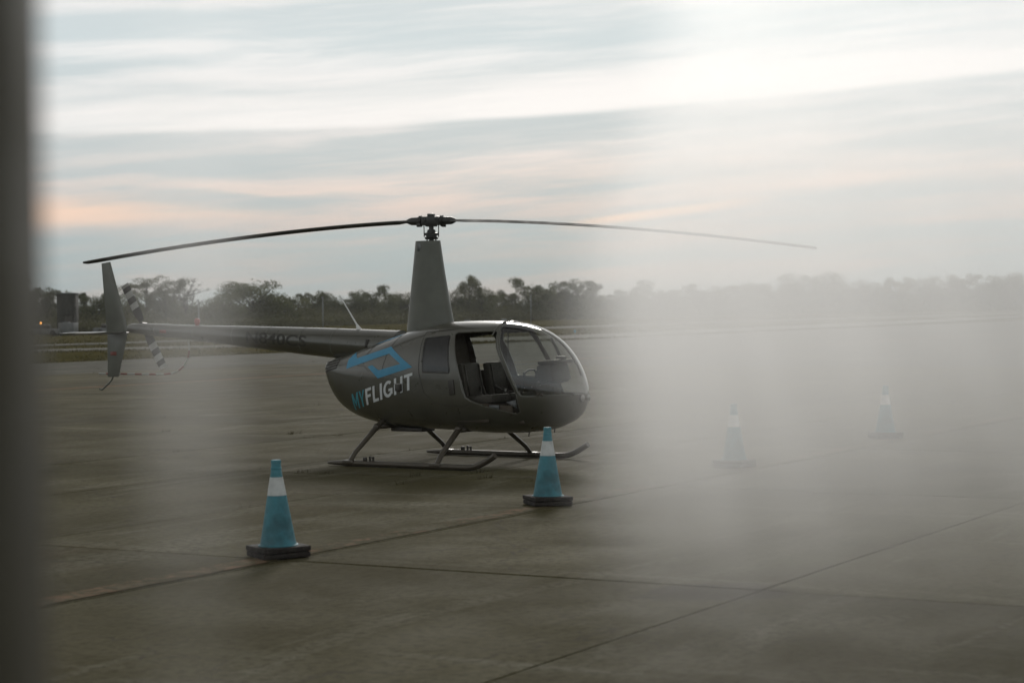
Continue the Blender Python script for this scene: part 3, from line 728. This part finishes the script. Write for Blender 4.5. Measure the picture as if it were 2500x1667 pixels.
seam('door_seam', [(.205, 1.69), (.66, 1.725)], -1, .004); seam('door_seam', [(.205, 1.69), (.215, 1.2), (.30, .93), (.46, .80), (.90, .76), (1.0, .80)], -1, .0035)
seam('panel_seam', [(-.24, 1.70), (-.34, 1.50), (-.42, 1.25), (-.40, 1.1)], -1, .0025); seam('panel_seam', [(-.70, 1.53), (-.78, 1.4), (-.80, 1.28)], -1, .0025)
seam('panel_seam', [(-1.14, 1.30), (-.9, 1.26), (-.78, 1.26), (-.70, 1.20), (-.5, 1.19), (-.2, 1.13), (.02, 1.07)], -1, .0025)
seam('panel_seam', [(-.62, .86), (-.40, .86), (-.25, .87)], -1, .0025); seam('panel_seam', [(1.68, .90), (1.9, .905), (2.15, .91), (2.25, .91)], -1, .005, M['mastp'])
seam('panel_seam', [(1.68, .90), (1.9, .905), (2.15, .91), (2.25, .91)], 1, .005, M['mastp'])
# windshield front posts (outer frame) and centre strip with rivets
seam('windshield_post', [(1.262, 1.79), (1.305, 1.70), (1.362, 1.50), (1.512, 1.22), (1.655, .93)], -1, .013, M['paint'], -.006)
seam('windshield_post', [(1.262, 1.79), (1.305, 1.70), (1.362, 1.50), (1.512, 1.22), (1.655, .93)], 1, .026, M['interior'], -.016)
P = []; bm = bmesh.new(); cl = []
XC = [1.24+(2.268-1.24)*(1-(1-i/40)**1.6) for i in range(41)]
for X in XC: cl.append((X, zt(X)))
ring = []
for (X, Z) in cl: ring.append([bm.verts.new((X+.004, s*.016, Z+.004)) for s in (-1, 1)]+[bm.verts.new((X-.006, s*.016, Z-.006)) for s in (1, -1)])
for a, b in zip(ring[:-1], ring[1:]):
    for k in range(4): bm.faces.new((a[k], a[(k+1) % 4], b[(k+1) % 4], b[k]))
cs = from_bm('centre_strip', bm, M['trim'], heli)
bm = bmesh.new()
for (X, Z) in cl[1::2]:
    for s in (-.012, .012): bmesh.ops.create_uvsphere(bm, u_segments=6, v_segments=4, radius=.005, matrix=Matrix.Translation((X+.004, s, Z+.004)))
rv = from_bm('rivet', bm, M['dsteel'], cs); rv['kind'] = 'stuff'
# roof bow between the windshield and the cabin roof
tube_obj('roof_bow', [fp(1.238, R(a))+Vector((0, 0, .0)) for a in range(48, 133, 4)], .008, M['paint'], heli, 8)
# emblem, lettering
def decal(name, polys, m, parent=heli, side=-1, off=.0035, surf=None, lab=None):
    bm = bmesh.new()
    for pl in polys:
        f = bm.faces.new([bm.verts.new((p[0], 0, p[1])) for p in pl])
    bm.normal_update(); bmesh.ops.triangulate(bm, faces=bm.faces)
    for _ in range(5):
        es = [e for e in bm.edges if e.calc_length() > .03]
        if not es: break
        bmesh.ops.subdivide_edges(bm, edges=es, cuts=1); bmesh.ops.triangulate(bm, faces=[f for f in bm.faces if len(f.verts) > 3])
    for v in bm.verts: v.co = (surf or (lambda X, Z: on(X, Z, side, off)))(v.co.x, v.co.z)
    o = from_bm(name, bm, m, parent, sharp=80)
    if lab: o['label'] = lab
    return o
decal('emblem', [[(-1.05, 1.43), (-.95, 1.355), (-.33, 1.51), (.11, 1.25), (-.50, 1.10), (-.71, 1.25), (-.62, 1.27), (-.49, 1.205), (-.10, 1.29), (-.33, 1.42), (-1.13, 1.215), (-1.125, 1.33)]], M['blue'], lab='blue angular arrow emblem')
decal('emblem_stripe', [[(-.80, 1.5295), (-.66, 1.545), (-.43, 1.60), (-.24, 1.665), (-.30, 1.655), (-.50, 1.605), (-.70, 1.55)]], M['blue'], lab='thin blue stripe along the cowling shoulder')
def rect(x0, y0, x1, y1): return [(x0, y0), (x1, y0), (x1, y1), (x0, y1)]
def arcpoly(cx, cy, rx, ry, th, a0, a1, n=22):
    o_ = [(cx+rx*math.cos(R(a0+(a1-a0)*i/n)), cy+ry*math.sin(R(a0+(a1-a0)*i/n))) for i in range(n+1)]
    i_ = [(cx+(rx-th)*math.cos(R(a0+(a1-a0)*i/n)), cy+(ry-th)*math.sin(R(a0+(a1-a0)*i/n))) for i in range(n+1)]
    return [[o_[i], o_[i+1], i_[i+1], i_[i]] for i in range(n)]
S = .20
LET = {'M': (.92, [[(0, 0), (S, 0), (S, 1), (0, 1)], [(S, 1), (S, .66), (.46, .12), (.46, .46)], [(.46, .46), (.46, .12), (.72, .66), (.72, 1)], rect(.72, 0, .92, 1)]),
 'Y': (.80, [rect(.30, 0, .50, .44), [(.30, .44), (.50, .44), (.40, .52)], [(0, 1), (.30, .44), (.40, .52), (.22, 1)], [(.80, 1), (.58, 1), (.40, .52), (.50, .44)]]),
 'F': (.58, [rect(0, 0, S, 1), rect(S, .82, .58, 1), rect(S, .43, .52, .60)]),
 'L': (.56, [rect(0, 0, S, 1), rect(S, 0, .56, .18)]),
 'I': (.20, [rect(0, 0, S, 1)]),
 'G': (.82, arcpoly(.43, .5, .43, .51, .19, 48, 335)+[rect(.63, .13, .82, .50), rect(.45, .34, .63, .50)]),
 'H': (.74, [rect(0, 0, S, 1), rect(.54, 0, .74, 1), rect(S, .42, .54, .60)]),
 'T': (.70, [rect(.25, 0, .45, .82), rect(0, .82, .70, 1)])}
def word(txt, x0, x1):
    ws = [LET[c][0] for c in txt]; tot = sum(ws)+.13*(len(txt)-1); k = (x1-x0)/tot; out = []; X = 0
    for c, w_ in zip(txt, ws):
        for pl in LET[c][1]: out.append([(x0+(X+p[0])*k, .672+.262*(x0+(X+p[0])*k+1.03)+p[1]*.212) for p in pl])
        X += w_+.13
    return out
decal('lettering', word('MY', -1.035, -.772), M['tletter'], lab='teal letters MY')
decal('lettering', word('FLIGHT', -.752, .115), M['wletter'], lab='white letters FLIGHT')
# small cowl scoop and latch over the lettering
box_obj('air_scoop', on(-.115, .985, -1, .012), (.10, .05, .09), M['black'], heli, Matrix.Rotation(-.25, 3, 'Z'), .012)
box_obj('latch', on(-.12, 1.035, -1, .02), (.12, .03, .012), M['steel'], heli, Matrix.Rotation(-.2, 3, 'Z'), .003)
box_obj('step', on(.74, 1.0, -1, .004), (.085, .02, .19), M['black'], heli, Matrix.Rotation(-.12, 3, 'Y'), .009)
# rear louvred grille
g_pl = [(-1.60, 1.155), (-1.585, 1.285), (-1.47, 1.335), (-1.30, 1.36), (-1.345, 1.215)]
decal('grille', [g_pl], M['trim'], off=.003)
for k in range(4): zz = 1.185+k*.036; seam('grille_slat', [(-1.605, zz-.005), (-1.45, zz+.03), (-1.34+.012*k, zz+.055)], -1, .0035, M['steel'], .006)
# landing lights
for s in (-.07, .07):
    zz = .865; lo_, hi_ = 1.9, 2.33
    for _ in range(30):
        X = (lo_+hi_)/2
        if ysurf(X, zz) > abs(s): lo_ = X
        else: hi_ = X
    X -= .012
    bm = bmesh.new(); tube(bm, [(X-.05, s, zz), (X+.018, s, zz)], [.050, .050], 20); from_bm('landing_light', bm, M['black'], heli)
    bm = bmesh.new(); tube(bm, [(X+.0185, s, zz), (X+.026, s, zz), (X+.031, s, zz)], [.042, .038, .02], 20); lt = from_bm('lens', bm, M['steel'], heli)
# belly details
for (X, Y) in ((1.9, -.05), (1.55, -.1)): tube_obj('belly_antenna', [(X, Y, zb(X)+.02), (X-.01, Y, zb(X)-.05)], .008, M['trim'], heli, 6)
box_obj('belly_panel', (-.25, -.12, .425), (.5, .3, .05), M['trim'], heli, None, .015)
# ---- tail boom
bz = lambda X: 1.487+(1.768-1.487)*(-.6-X)/4.75 if X < -.6 else 1.487
br = pchip([(-5.42, .050), (-5.36, .066), (-4.2, .108), (-2.5, .172), (-1.8, .196), (-.5, .23)])
bm = bmesh.new(); bp = [(X, 0, bz(X)) for X in [-5.42, -5.40, -5.36]+[-5.3+i*.1 for i in range(49)]]
tube(bm, bp, [br(p[0]) for p in bp], 40); boom = from_bm('tail_boom', bm, M['paint'], heli)
for X in (-4.85, -4.1, -3.35, -2.72, -2.1, -1.55):
    bm = bmesh.new(); tube(bm, [(X-.006, 0, bz(X)), (X+.006, 0, bz(X))], br(X)+.0015, 40); from_bm('boom_seam', bm, M['mastp'], boom)
cu = bpy.data.curves.new('t', 'FONT'); cu.body = 'N840CS'; cu.size = .2; cu.offset = .003; cu.resolution_u = 3
to = bpy.data.objects.new('t', cu); C.objects.link(to); dg = bpy.context.evaluated_depsgraph_get()
tm_ = bpy.data.meshes.new_from_object(to.evaluated_get(dg)); bpy.data.objects.remove(to)
bm = bmesh.new(); bm.from_mesh(tm_); bmesh.ops.triangulate(bm, faces=bm.faces)
x1 = max(v.co.x for v in bm.verts)
for _ in range(3):
    es = [e for e in bm.edges if e.calc_length() > .025]
    if es: bmesh.ops.subdivide_edges(bm, edges=es, cuts=1); bmesh.ops.triangulate(bm, faces=[f for f in bm.faces if len(f.verts) > 3])
for v in bm.verts:
    X = -3.09+v.co.x/x1*1.12; zz = bz(X)-.02+.045+(v.co.y-.05)*1.0; zz = bz(X)+(v.co.y-.06)*1.05; r_ = br(X)+.002
    q = max(-.98, min(.98, (zz-bz(X))/r_)); v.co = Vector((X, -r_*math.sqrt(1-q*q), zz))
from_bm('registration', bm, M['dletter'], boom, sharp=80)['label'] = 'dark registration letters N840CS on the boom'
bm = bmesh.new(); lathe(bm, [(.028, 0), (.030, .03), (.040, .035), (.042, .08), (.03, .10), (.012, .108)], 16, (-4.1, 0, bz(-4.1)+br(-4.1)-.008)); from_bm('beacon', bm, M['redlens'], heli)
ant = tube_obj('antenna', [(-1.21, 0, 1.70), (-1.215, 0, 1.74), (-1.25, 0, 1.80), (-1.53, 0, 2.19)], [.055, .032, .012, .006], M['white'], heli, 10)
box_obj('boom_vent', (-.92, -.205, 1.54), (.05, .03, .12), M['trim'], heli, Matrix.Rotation(.2, 3, 'Y'), .006)
for (X, zz, sx) in ((-4.67, 1.68, .09), ): box_obj('warning_placard', (X, -br(X)-.001, bz(X)-.01), (sx*1.4, .004, .045), M['red'], heli)
# ---- tail surfaces
def fin(name, quad, th, m):
    """quad (X,Z): leading bottom, leading top, trailing top, trailing bottom"""
    (a, b, c, d_) = [Vector(q) for q in quad]; bm = bmesh.new(); rings = []
    for s in (0, .03, .5, .97, 1):
        l, t_ = a.lerp(b, s), d_.lerp(c, s); k = th*(1-.35*s)*(.6 if s in (0, 1) else 1); r_ = []
        prof = [(0, 0), (.04, .5), (.15, .9), (.35, 1), (.7, .6), (1, .06)]
        for (f, y_) in prof: r_.append((l.lerp(t_, f), y_*k))
        for (f, y_) in prof[-1:0:-1]: r_.append((l.lerp(t_, f), -y_*k))
        rings.append([bm.verts.new((q.x, y_, q.y)) for q, y_ in r_])
    for p, q in zip(rings[:-1], rings[1:]):
        for k in range(len(p)): bm.faces.new((p[k], p[(k+1) % len(p)], q[(k+1) % len(p)], q[k]))
    bm.faces.new(rings[0]); bm.faces.new(rings[-1][::-1]); return from_bm(name, bm, m, heli)
fin('upper_fin', [(-5.43, 1.715), (-5.78, 2.74), (-5.96, 2.72), (-5.87, 1.70)], .028, M['mastp'])
lf = fin('lower_fin', [(-5.45, 1.70), (-5.645, 1.06), (-5.87, 1.055), (-5.86, 1.70)], .026, M['mastp'])
box_obj('warning_placard', (-5.72, -.028, 1.40), (.12, .004, .055), M['red'], heli)
bm = bmesh.new()
for (Y0, Y1, cx) in ((.06, -1.0, -5.66),):
    rg_ = []
    for Y in (Y0, -.97, Y1):
        pr = [(.18, 0), (.15, .014), (.05, .022), (-.1, .012), (-.19, .002), (-.1, -.010), (.05, -.016), (.15, -.010)]
        kk = .5 if Y == Y1 else 1
        rg_.append([bm.verts.new((cx+a*(1 if Y != Y1 else .94), Y, 1.705+b*kk)) for a, b in pr])
    for p, q in zip(rg_[:-1], rg_[1:]):
        for k in range(8): bm.faces.new((p[k], p[(k+1) % 8], q[(k+1) % 8], q[k]))
    bm.faces.new(rg_[0]); bm.faces.new(rg_[-1][::-1])
from_bm('horizontal_stabilizer', bm, M['paint'], heli)
tube_obj('tail_skid', catmull([(-5.76, 0, 1.08), (-5.80, 0, 1.0), (-5.93, 0, .905), (-5.99, 0, .868), (-6.04, 0, .878)], 5), .013, M['mastp'], heli, 8)
# tail rotor guard with red and white bands
gp = catmull([(-6.24, .20, 1.095), (-5.6, .20, 1.095), (-5.1, .20, 1.095), (-4.80, .20, 1.11), (-4.58, .19, 1.19), (-4.44, .16, 1.33), (-4.36, .11, 1.47), (-4.34, .07, 1.60)], 12)
gd = tube_obj('tail_guard', gp, .0125, M['worn'], heli, 8)
acc = 0; seglen = .145; cur = []
allp = []
for a, b in zip(gp[:-1], gp[1:]):
    n_ = max(1, int((b-a).length/.01))
    for j in range(n_): allp.append(a.lerp(b, j/n_))
band_ = []; dist = 0
for i in range(1, len(allp)):
    dist += (allp[i]-allp[i-1]).length
    if int(dist/seglen) % 2 == 1: band_.append(allp[i])
    elif band_:
        if len(band_) > 2: tube_obj('red_band', band_, .0135, M['red'], gd, 8)
        band_ = []
# ---- tail rotor
tr_c = Vector((-5.37, .25, 1.795))
bm = bmesh.new(); tube(bm, [(-5.33, .0, 1.78), (-5.37, .22, 1.795)], .035, 12); tube(bm, [(-5.37, .19, 1.795), (-5.37, .29, 1.795)], [.06, .055], 14); from_bm('tail_rotor_hub', bm, M['dsteel'], heli)
for sgn in (1, -1):
    dirv = Vector((-.37, 0, .60)).normalized()*sgn; perp = Vector((dirv.z, 0, -dirv.x)); tb = None
    cuts = [.09, .20, .30, .395, .49, .585, .665, .715]
    for k in range(len(cuts)-1):
        bm = bmesh.new(); rr_ = []
        for s in (cuts[k], cuts[k+1]):
            r_ = []
            ch = .075 if s > .15 else .045
            for (f, y_) in ((-.5, 0), (-.3, .010), (.1, .011), (.5, .001), (.1, -.008), (-.3, -.008)):
                r_.append(bm.verts.new(tr_c+dirv*s+perp*(f*ch*2*.92)*sgn+Vector((0, y_+f*.02, 0))))
            rr_.append(r_)
        for q in range(6): bm.faces.new((rr_[0][q], rr_[0][(q+1) % 6], rr_[1][(q+1) % 6], rr_[1][q]))
        bm.faces.new(rr_[0]); bm.faces.new(rr_[1][::-1])
        mm = M['worn'] if k % 2 == 0 and k > 0 else M['trim']
        if tb is None: tb = from_bm('tail_rotor_blade', bm, mm, heli)
        else: from_bm('blade_stripe', bm, mm, tb)
# ---- mast fairing
bm = bmesh.new(); rings = []
for i in range(25):
    s = i/24; zz = 1.70+(2.88-1.70)*s
    xf, xb = .345+(.125-.345)*s+.012*math.sin(math.pi*s)*-1, -.40+(-.245+.40)*s; hwid = .135+(.085-.135)*s; r_ = []
    for k in range(40):
        a = 2*math.pi*k/40; c_, s_ = math.cos(a), math.sin(a)
        xx = (xf+xb)/2+(xf-xb)/2*math.copysign(abs(c_)**.85, c_); yy = hwid*math.copysign(abs(s_)**.7, s_)*(1-.28*max(0, -c_)**2)
        r_.append(bm.verts.new((xx, yy, zz)))
    rings.append(r_)
for p, q in zip(rings[:-1], rings[1:]):
    for k in range(40): bm.faces.new((p[k], p[(k+1) % 40], q[(k+1) % 40], q[k]))
bm.faces.new(rings[0]); bm.faces.new(rings[-1][::-1])
mf = from_bm('mast_fairing', bm, M['mastp'], heli)
box_obj('handle_plate', (-.14, -.083, 2.80), (.05, .006, .11), M['grey'], mf)
# ---- rotor head
HZ = 3.139
tube_obj('rotor_mast', [(0, 0, 2.86), (0, 0, HZ)], .032, M['dsteel'], heli, 16)
bm = bmesh.new(); lathe(bm, [(.05, 0), (.085, .005), (.09, .03), (.07, .035), (.07, .05), (.088, .055), (.088, .085), (.06, .095), (.05, .13)], 24, (0, 0, 2.895)); from_bm('swashplate', bm, M['dsteel'], heli)
db = Vector((math.cos(PSI-.27), math.sin(PSI-.27), 0)); pb = Vector((-db.y, db.x, 0)); ang = math.atan2(db.y, db.x); RZ = Matrix.Rotation(ang, 3, 'Z')
bm = bmesh.new(); box(bm, (0, 0, HZ), (.25, .13, .115), RZ, .02); box(bm, (0, 0, HZ+.065), (.09, .09, .06), RZ, .015); box(bm, (0, 0, HZ-.055), (.14, .10, .04), RZ, .01)
for s in (-1, 1):
    for q in (-1, 1): tube(bm, [db*s*.075+pb*.075*q+Vector((0, 0, HZ+.01)), db*s*.075+pb*.095*q+Vector((0, 0, HZ+.01))], .022, 8)
from_bm('rotor_hub', bm, M['dsteel'], heli)
for s in (-1, 1):
    bm = bmesh.new(); tube(bm, [db*s*a+Vector((0, 0, HZ-.002)) for a in (.12, .135, .16, .165, .185, .19, .27, .30, .335)], [.055, .075, .075, .055, .055, .052, .050, .040, .022], 16)
    box(bm, (db*s*.15+pb*s*.07+Vector((0, 0, HZ-.055))), (.05, .05, .05), RZ, .008); from_bm('blade_grip', bm, M['dsteel'], heli)
    tube_obj('pitch_link', [db*s*.085+pb*s*.04+Vector((0, 0, 2.93)), db*s*.085+pb*s*.05+Vector((0, 0, HZ-.04))], .007, M['steel'], heli, 8)
    tube_obj('control_rod', [db*s*.065-pb*s*.03+Vector((0, 0, 2.86)), db*s*.075-pb*s*.03+Vector((0, 0, 2.92))], .009, M['dsteel'], heli, 8)
for s in (1, -1):
    bm = bmesh.new(); rings = []
    N_ = 44
    for i in range(N_+1):
        r = .28+(5.0-.28)*i/N_; zz = HZ-.457*(r/5.0)**1.65; le = Vector((-db.y*s, db.x*s, 0)); pit = R(7.5-3.5*i/N_); ch = .235 if i > 1 else .15
        if i == N_: ch = .20
        r_ = []
        for (f, y_) in ((.25, 0), (.22, .010), (.10, .018), (-.2, .014), (-.55, .006), (-.75, 0), (-.55, -.006), (-.2, -.010), (.10, -.012), (.22, -.008)):
            v = le*(f*ch*math.cos(pit)-y_*math.sin(pit)) + Vector((0, 0, f*ch*math.sin(pit)+y_*math.cos(pit)))
            r_.append(bm.verts.new(db*s*r+Vector((0, 0, zz))+v))
        rings.append(r_)
    for p, q in zip(rings[:-1], rings[1:]):
        for k in range(10): bm.faces.new((p[k], p[(k+1) % 10], q[(k+1) % 10], q[k]))
    bm.faces.new(rings[0]); bm.faces.new(rings[-1][::-1]); from_bm('rotor_blade', bm, M['blade'], heli)
# ---- landing gear
for s in (-1, 1):
    Y = 1.09*s
    sk = tube_obj('skid', catmull([(-.91, Y, .035), (-.62, Y, .038), (-.3, Y, .040), (.4, Y, .040), (1.0, Y, .040), (1.30, Y, .043), (1.42, Y, .065), (1.55, Y, .12), (1.69, Y, .20)], 6), [.006]+[.020+.003*i for i in range(5)]+[.038]*43, M['skid'], heli, 14)
    for (X, xt) in ((-.55, -.56), (.81, .74)):
        tube_obj('skid_strut', [(X, Y, .05), (X*.75+xt*.25, Y-.13*s, .17), (xt, s*.50, .46), (xt, s*.36, .54)], [.034, .036, .042, .042], M['skid'], heli, 12, flat=.75)
        box_obj('strut_shoe', (X, Y, .055), (.17, .09, .05), M['skid'], heli, None, .012)
        bm = bmesh.new(); bmesh.ops.create_uvsphere(bm, u_segments=12, v_segments=8, radius=.047, matrix=Matrix.Translation((xt, s*.50, .465))); from_bm('strut_fairing', bm, M['skid'], heli)
    bm = bmesh.new(); box(bm, (-.30, Y, .095), (.05, .03, .05), None, .004); box(bm, (-.22, Y, .10), (.015, .03, .07)); box(bm, (-.17, Y, .10), (.015, .03, .06)); box(bm, (-.195, Y, .12), (.06, .03, .012)); from_bm('wheel_bracket', bm, M['trim'], heli)
tube_obj('cross_tube', [(-.56, -.5, .47), (-.56, .5, .47)], .035, M['skid'], heli, 10); tube_obj('cross_tube', [(.74, -.5, .455), (.74, .5, .455)], .035, M['skid'], heli, 10)
# ---- cabin interior
box_obj('cabin_floor', (1.02, 0, .57), (1.3, .84, .04), M['interior'], heli)
bm = bmesh.new(); ra, rb_ = [[bm.verts.new(Vector((X, fp(X, 2*math.pi*k/48).y*.955, zc(X)+(fp(X, 2*math.pi*k/48).z-zc(X))*.955))) for k in range(48)] for X in (.15, .19)]
for k in range(48): bm.faces.new((ra[k], ra[(k+1) % 48], rb_[(k+1) % 48], rb_[k]))
bm.faces.new(ra[::-1]); bm.faces.new(rb_); from_bm('rear_bulkhead', bm, M['interior'], heli)
box_obj('seat_box', (.95, -.30, .68), (.55, .46, .24), M['interior'], heli, None, .02); box_obj('seat_box', (.95, .30, .68), (.55, .46, .24), M['interior'], heli, None, .02)
box_obj('rear_bench', (.42, 0, .78), (.42, 1.05, .2), M['interior'], heli, None, .03)
def seat(Y):
    b = box_obj('seat_back', (.80, Y, 1.07), (.095, .42, .46), M['seat'], heli, Matrix.Rotation(-.20, 3, 'Y'), .035)
    box_obj('seat_cushion', (1.02, Y, .84), (.50, .44, .11), M['seat'], heli, Matrix.Rotation(-.08, 3, 'Y'), .035)
    for q in (-.16, .16): box_obj('seat_piping', (.855, Y+q, 1.07), (.02, .012, .42), M['black'], b, Matrix.Rotation(-.20, 3, 'Y'))
    for q in (-.05, .05): tube_obj('seat_belt', [(.87, Y+.15*(-1 if Y < 0 else 1)*-1+q*.4, 1.0), (1.0, Y-.02+q, .91), (1.02, Y+q, .90)], .012, M['black'], heli, 6)
seat(-.30); seat(.30)
box_obj('seat_buckle', (1.06, .10, .93), (.03, .02, .07), M['steel'], heli)
# instrument console with hood
bm = bmesh.new(); box(bm, (1.86, 0, 1.17), (.22, .46, .26), Matrix.Rotation(-.25, 3, 'Y'), .05); co = from_bm('instrument_panel', bm, M['black'], heli)
bm = bmesh.new(); box(bm, (1.90, 0, 1.31), (.26, .50, .05), Matrix.Rotation(-.10, 3, 'Y'), .022); from_bm('glare_shield', bm, M['trim'], co)
bm = bmesh.new(); box(bm, (1.97, 0, 1.36), (.10, .12, .05), None, .02); from_bm('compass', bm, M['trim'], co)
bm = bmesh.new(); box(bm, (1.80, 0, .83), (.22, .26, .50), Matrix.Rotation(-.15, 3, 'Y'), .03); from_bm('console_pedestal', bm, M['interior'], heli)
for j in range(6): tube_obj('gauge', [(1.752-.02*(j//3)*0+.0, -.14+.14*(j % 3), 1.22-.11*(j//3)), (1.738, -.14+.14*(j % 3), 1.216-.11*(j//3))], .042, M['dsteel'], co, 14)
tube_obj('windshield_brace', [(1.62, .34, 1.60), (1.80, .26, 1.36)], .022, M['trim'], heli, 8)
cy = tube_obj('cyclic_stick', [(1.32, 0, .58), (1.36, 0, .85), (1.40, 0, 1.10), (1.42, 0, 1.16)], .016, M['trim'], heli, 8)
tube_obj('cyclic_bar', [(1.42, -.02, 1.16), (1.40, .12, 1.20), (1.40, .26, 1.20), (1.42, .30, 1.14)], .013, M['trim'], cy, 8); box_obj('cyclic_grip', (1.42, .30, 1.14), (.045, .045, .11), M['black'], cy, None, .012)
tube_obj('collective_lever', [(.86, .08, .76), (1.25, .10, .90)], .014, M['steel'], heli, 8)
for i, (X, Y) in enumerate(((1.56, -.22), (1.62, -.14), (1.69, -.10), (1.76, -.16))):  # steel beads added to imitate small sparkles behind the windshield
    bm = bmesh.new(); bmesh.ops.create_uvsphere(bm, u_segments=10, v_segments=8, radius=.009, matrix=Matrix.Translation((X, Y, .985+.012*i))); from_bm('glint_bead', bm, M['steel'], heli)
for (X, Y) in ((1.70, -.30), (1.74, -.16), (1.70, .16), (1.74, .30)): box_obj('pedal', (X, Y, .72), (.02, .09, .14), M['steel'], heli, Matrix.Rotation(-.5, 3, 'Y'), .008)
box_obj('map_pocket', (1.45, -.50, .715), (.22, .01, .13), M['interior'], heli)
bm = bmesh.new(); vs_ = [bm.verts.new(v) for v in ((1.47, -.505, .82), (1.63, -.50, .74), (1.60, -.49, .85))]; bm.faces.new(vs_); r_ = bmesh.ops.extrude_face_region(bm, geom=bm.faces[:]); bmesh.ops.translate(bm, vec=(0, .006, 0), verts=[v for v in r_['geom'] if isinstance(v, bmesh.types.BMVert)]); from_bm('folded_card', bm, M['cart'], heli)
box_obj('document_sleeve', (1.29, -.515, .755), (.16, .008, .055), M['cart'], heli)
# headset hook, cords
box_obj('headset_hook', (.88, .30, 1.66), (.05, .03, .16), M['black'], heli, None, .01)
tube_obj('headset_cord', catmull([(.88, .30, 1.58), (.90, .28, 1.40), (.96, .25, 1.28), (1.0, .22, 1.12)], 6), .005, M['black'], heli, 6)
cp = [(1.10+.012*math.cos(i*1.1), .12+.012*math.sin(i*1.1), 1.72-.0042*i) for i in range(150)]
tube_obj('coiled_cord', cp, .0035, M['black'], heli, 5)
box_obj('overhead_light', (.98, .05, 1.745), (.14, .08, .03), M['black'], heli, None, .01)

# ------------------------------------------------------------------ glazed screen the picture was taken through
sg = empty('glazed_screen', (0, 1.2, 0), 0, 'dark bronze framed glazed screen with cloudy pane close to the camera', 'window')
PX = [-2.70, -.395, 2.1]
for X in PX: box_obj('mullion', (X, 0, 1.5), (.205, .11, 3.0), M['post'], sg, None, .006)
def pane(x0, x1, clear):
    bm = bmesh.new(); box(bm, ((x0+x1)/2, 0, 1.5), (x1-x0, .012, 2.78)); o = from_bm('pane', bm, M['pane2' if clear else 'pane'], sg, False); return o
for (a, b) in ((-2.5975, -.4975), (-.305, 1.9975)):
    box_obj('bottom_rail', ((a+b)/2, 0, .05), (b-a, .09, .10), M['post'], sg); box_obj('top_rail', ((a+b)/2, 0, 2.95), (b-a, .09, .10), M['post'], sg)
def panemat(name, with_veil):
    m = bpy.data.materials.new(name); m.use_nodes = True; t = NT(m.node_tree); t.n.clear()
    out = t.node('ShaderNodeOutputMaterial'); v = t.node('ShaderNodeVolumePrincipled'); t.l.new(v.outputs[0], out.inputs['Volume'])
    t.put(v.inputs['Color'], (.99, .99, .99)); v.inputs['Anisotropy'].default_value = .84
    p = t.sep(t.node('ShaderNodeTexCoord').outputs['Object']); X, Z = p[0], p[2]
    nz = t.noise(t.comb(t.m('MULTIPLY', X, 6), 0, t.m('MULTIPLY', Z, 3.5)), 1, 3, .5)
    wav = t.m('MULTIPLY', t.m('SUBTRACT', nz, .5), .05)
    base = 0.0
    if with_veil:
        # cloudy patch of the pane: density shaped to give a bright veil, soft left border
        lean = t.m('MULTIPLY', t.mr(Z, 1.96, 2.12), .045)
        lean = t.m('ADD', lean, t.m('MULTIPLY', t.mr(Z, 1.86, 1.74), .012))
        xe = t.m('SUBTRACT', t.m('ADD', X, wav), lean)
        soft = t.m('MULTIPLY', t.mr(xe, .010, .090), t.mr(xe, .0, .06, .45, 1))
        od = t.mr(Z, 1.74, 1.95, .10, 1.48)
        od = t.m('MULTIPLY', od, t.mr(Z, 1.955, 2.13, 1.0, .34))
        od = t.m('MULTIPLY', t.m('MULTIPLY', od, t.mr(X, .09, .34, 1.0, .60)), t.mr(X, .34, .50, 1.0, 0.0))
        smear = t.noise(t.comb(t.m('MULTIPLY', t.m('ADD', X, t.m('MULTIPLY', Z, .22)), 16), 0, t.m('MULTIPLY', Z, 2.5)), 1, 4, .6, .4)
        veil_dens = t.m('MULTIPLY', t.m('MULTIPLY', soft, od), t.mr(smear, .3, .7, .84, 1.16))
        # faint density band further left, imitating a strip of reflected light
        bnd = t.m('MULTIPLY', t.mr(X, -.245, -.20), t.mr(X, -.19, -.145, 1, 0)); bnd = t.m('MULTIPLY', bnd, t.mr(Z, 1.76, 1.93, .06, .26)); bnd = t.m('MULTIPLY', bnd, t.mr(Z, 1.97, 2.12, 1, .4))
        dens = t.m('ADD', base, t.m('ADD', veil_dens, bnd))
    else: dens = base
    t.put(v.inputs['Density'], t.m('MULTIPLY', dens, 1/.012))
    return m
M['pane'] = panemat('cloudy_pane', True); M['pane2'] = panemat('clear_pane', False)
pane(-.305, 1.9975, False); pane(-2.5975, -.4975, True)

# ------------------------------------------------------------------ thin evening haze in the air over the airfield
hm = bpy.data.materials.new('evening_haze'); hm.use_nodes = True; t = NT(hm.node_tree); t.n.clear()
ho = t.node('ShaderNodeOutputMaterial'); hv = t.node('ShaderNodeVolumePrincipled'); t.l.new(hv.outputs[0], ho.inputs['Volume'])
t.put(hv.inputs['Color'], (.90, .92, .90)); hv.inputs['Density'].default_value = .00022; hv.inputs['Anisotropy'].default_value = .35
bm = bmesh.new(); box(bm, (0, 1100, 7.9), (3100, 2900, 18.2)); hz = from_bm('haze', bm, hm, None, False)
tag(hz, 'thin pale evening haze over the airfield', 'haze', kind='stuff')
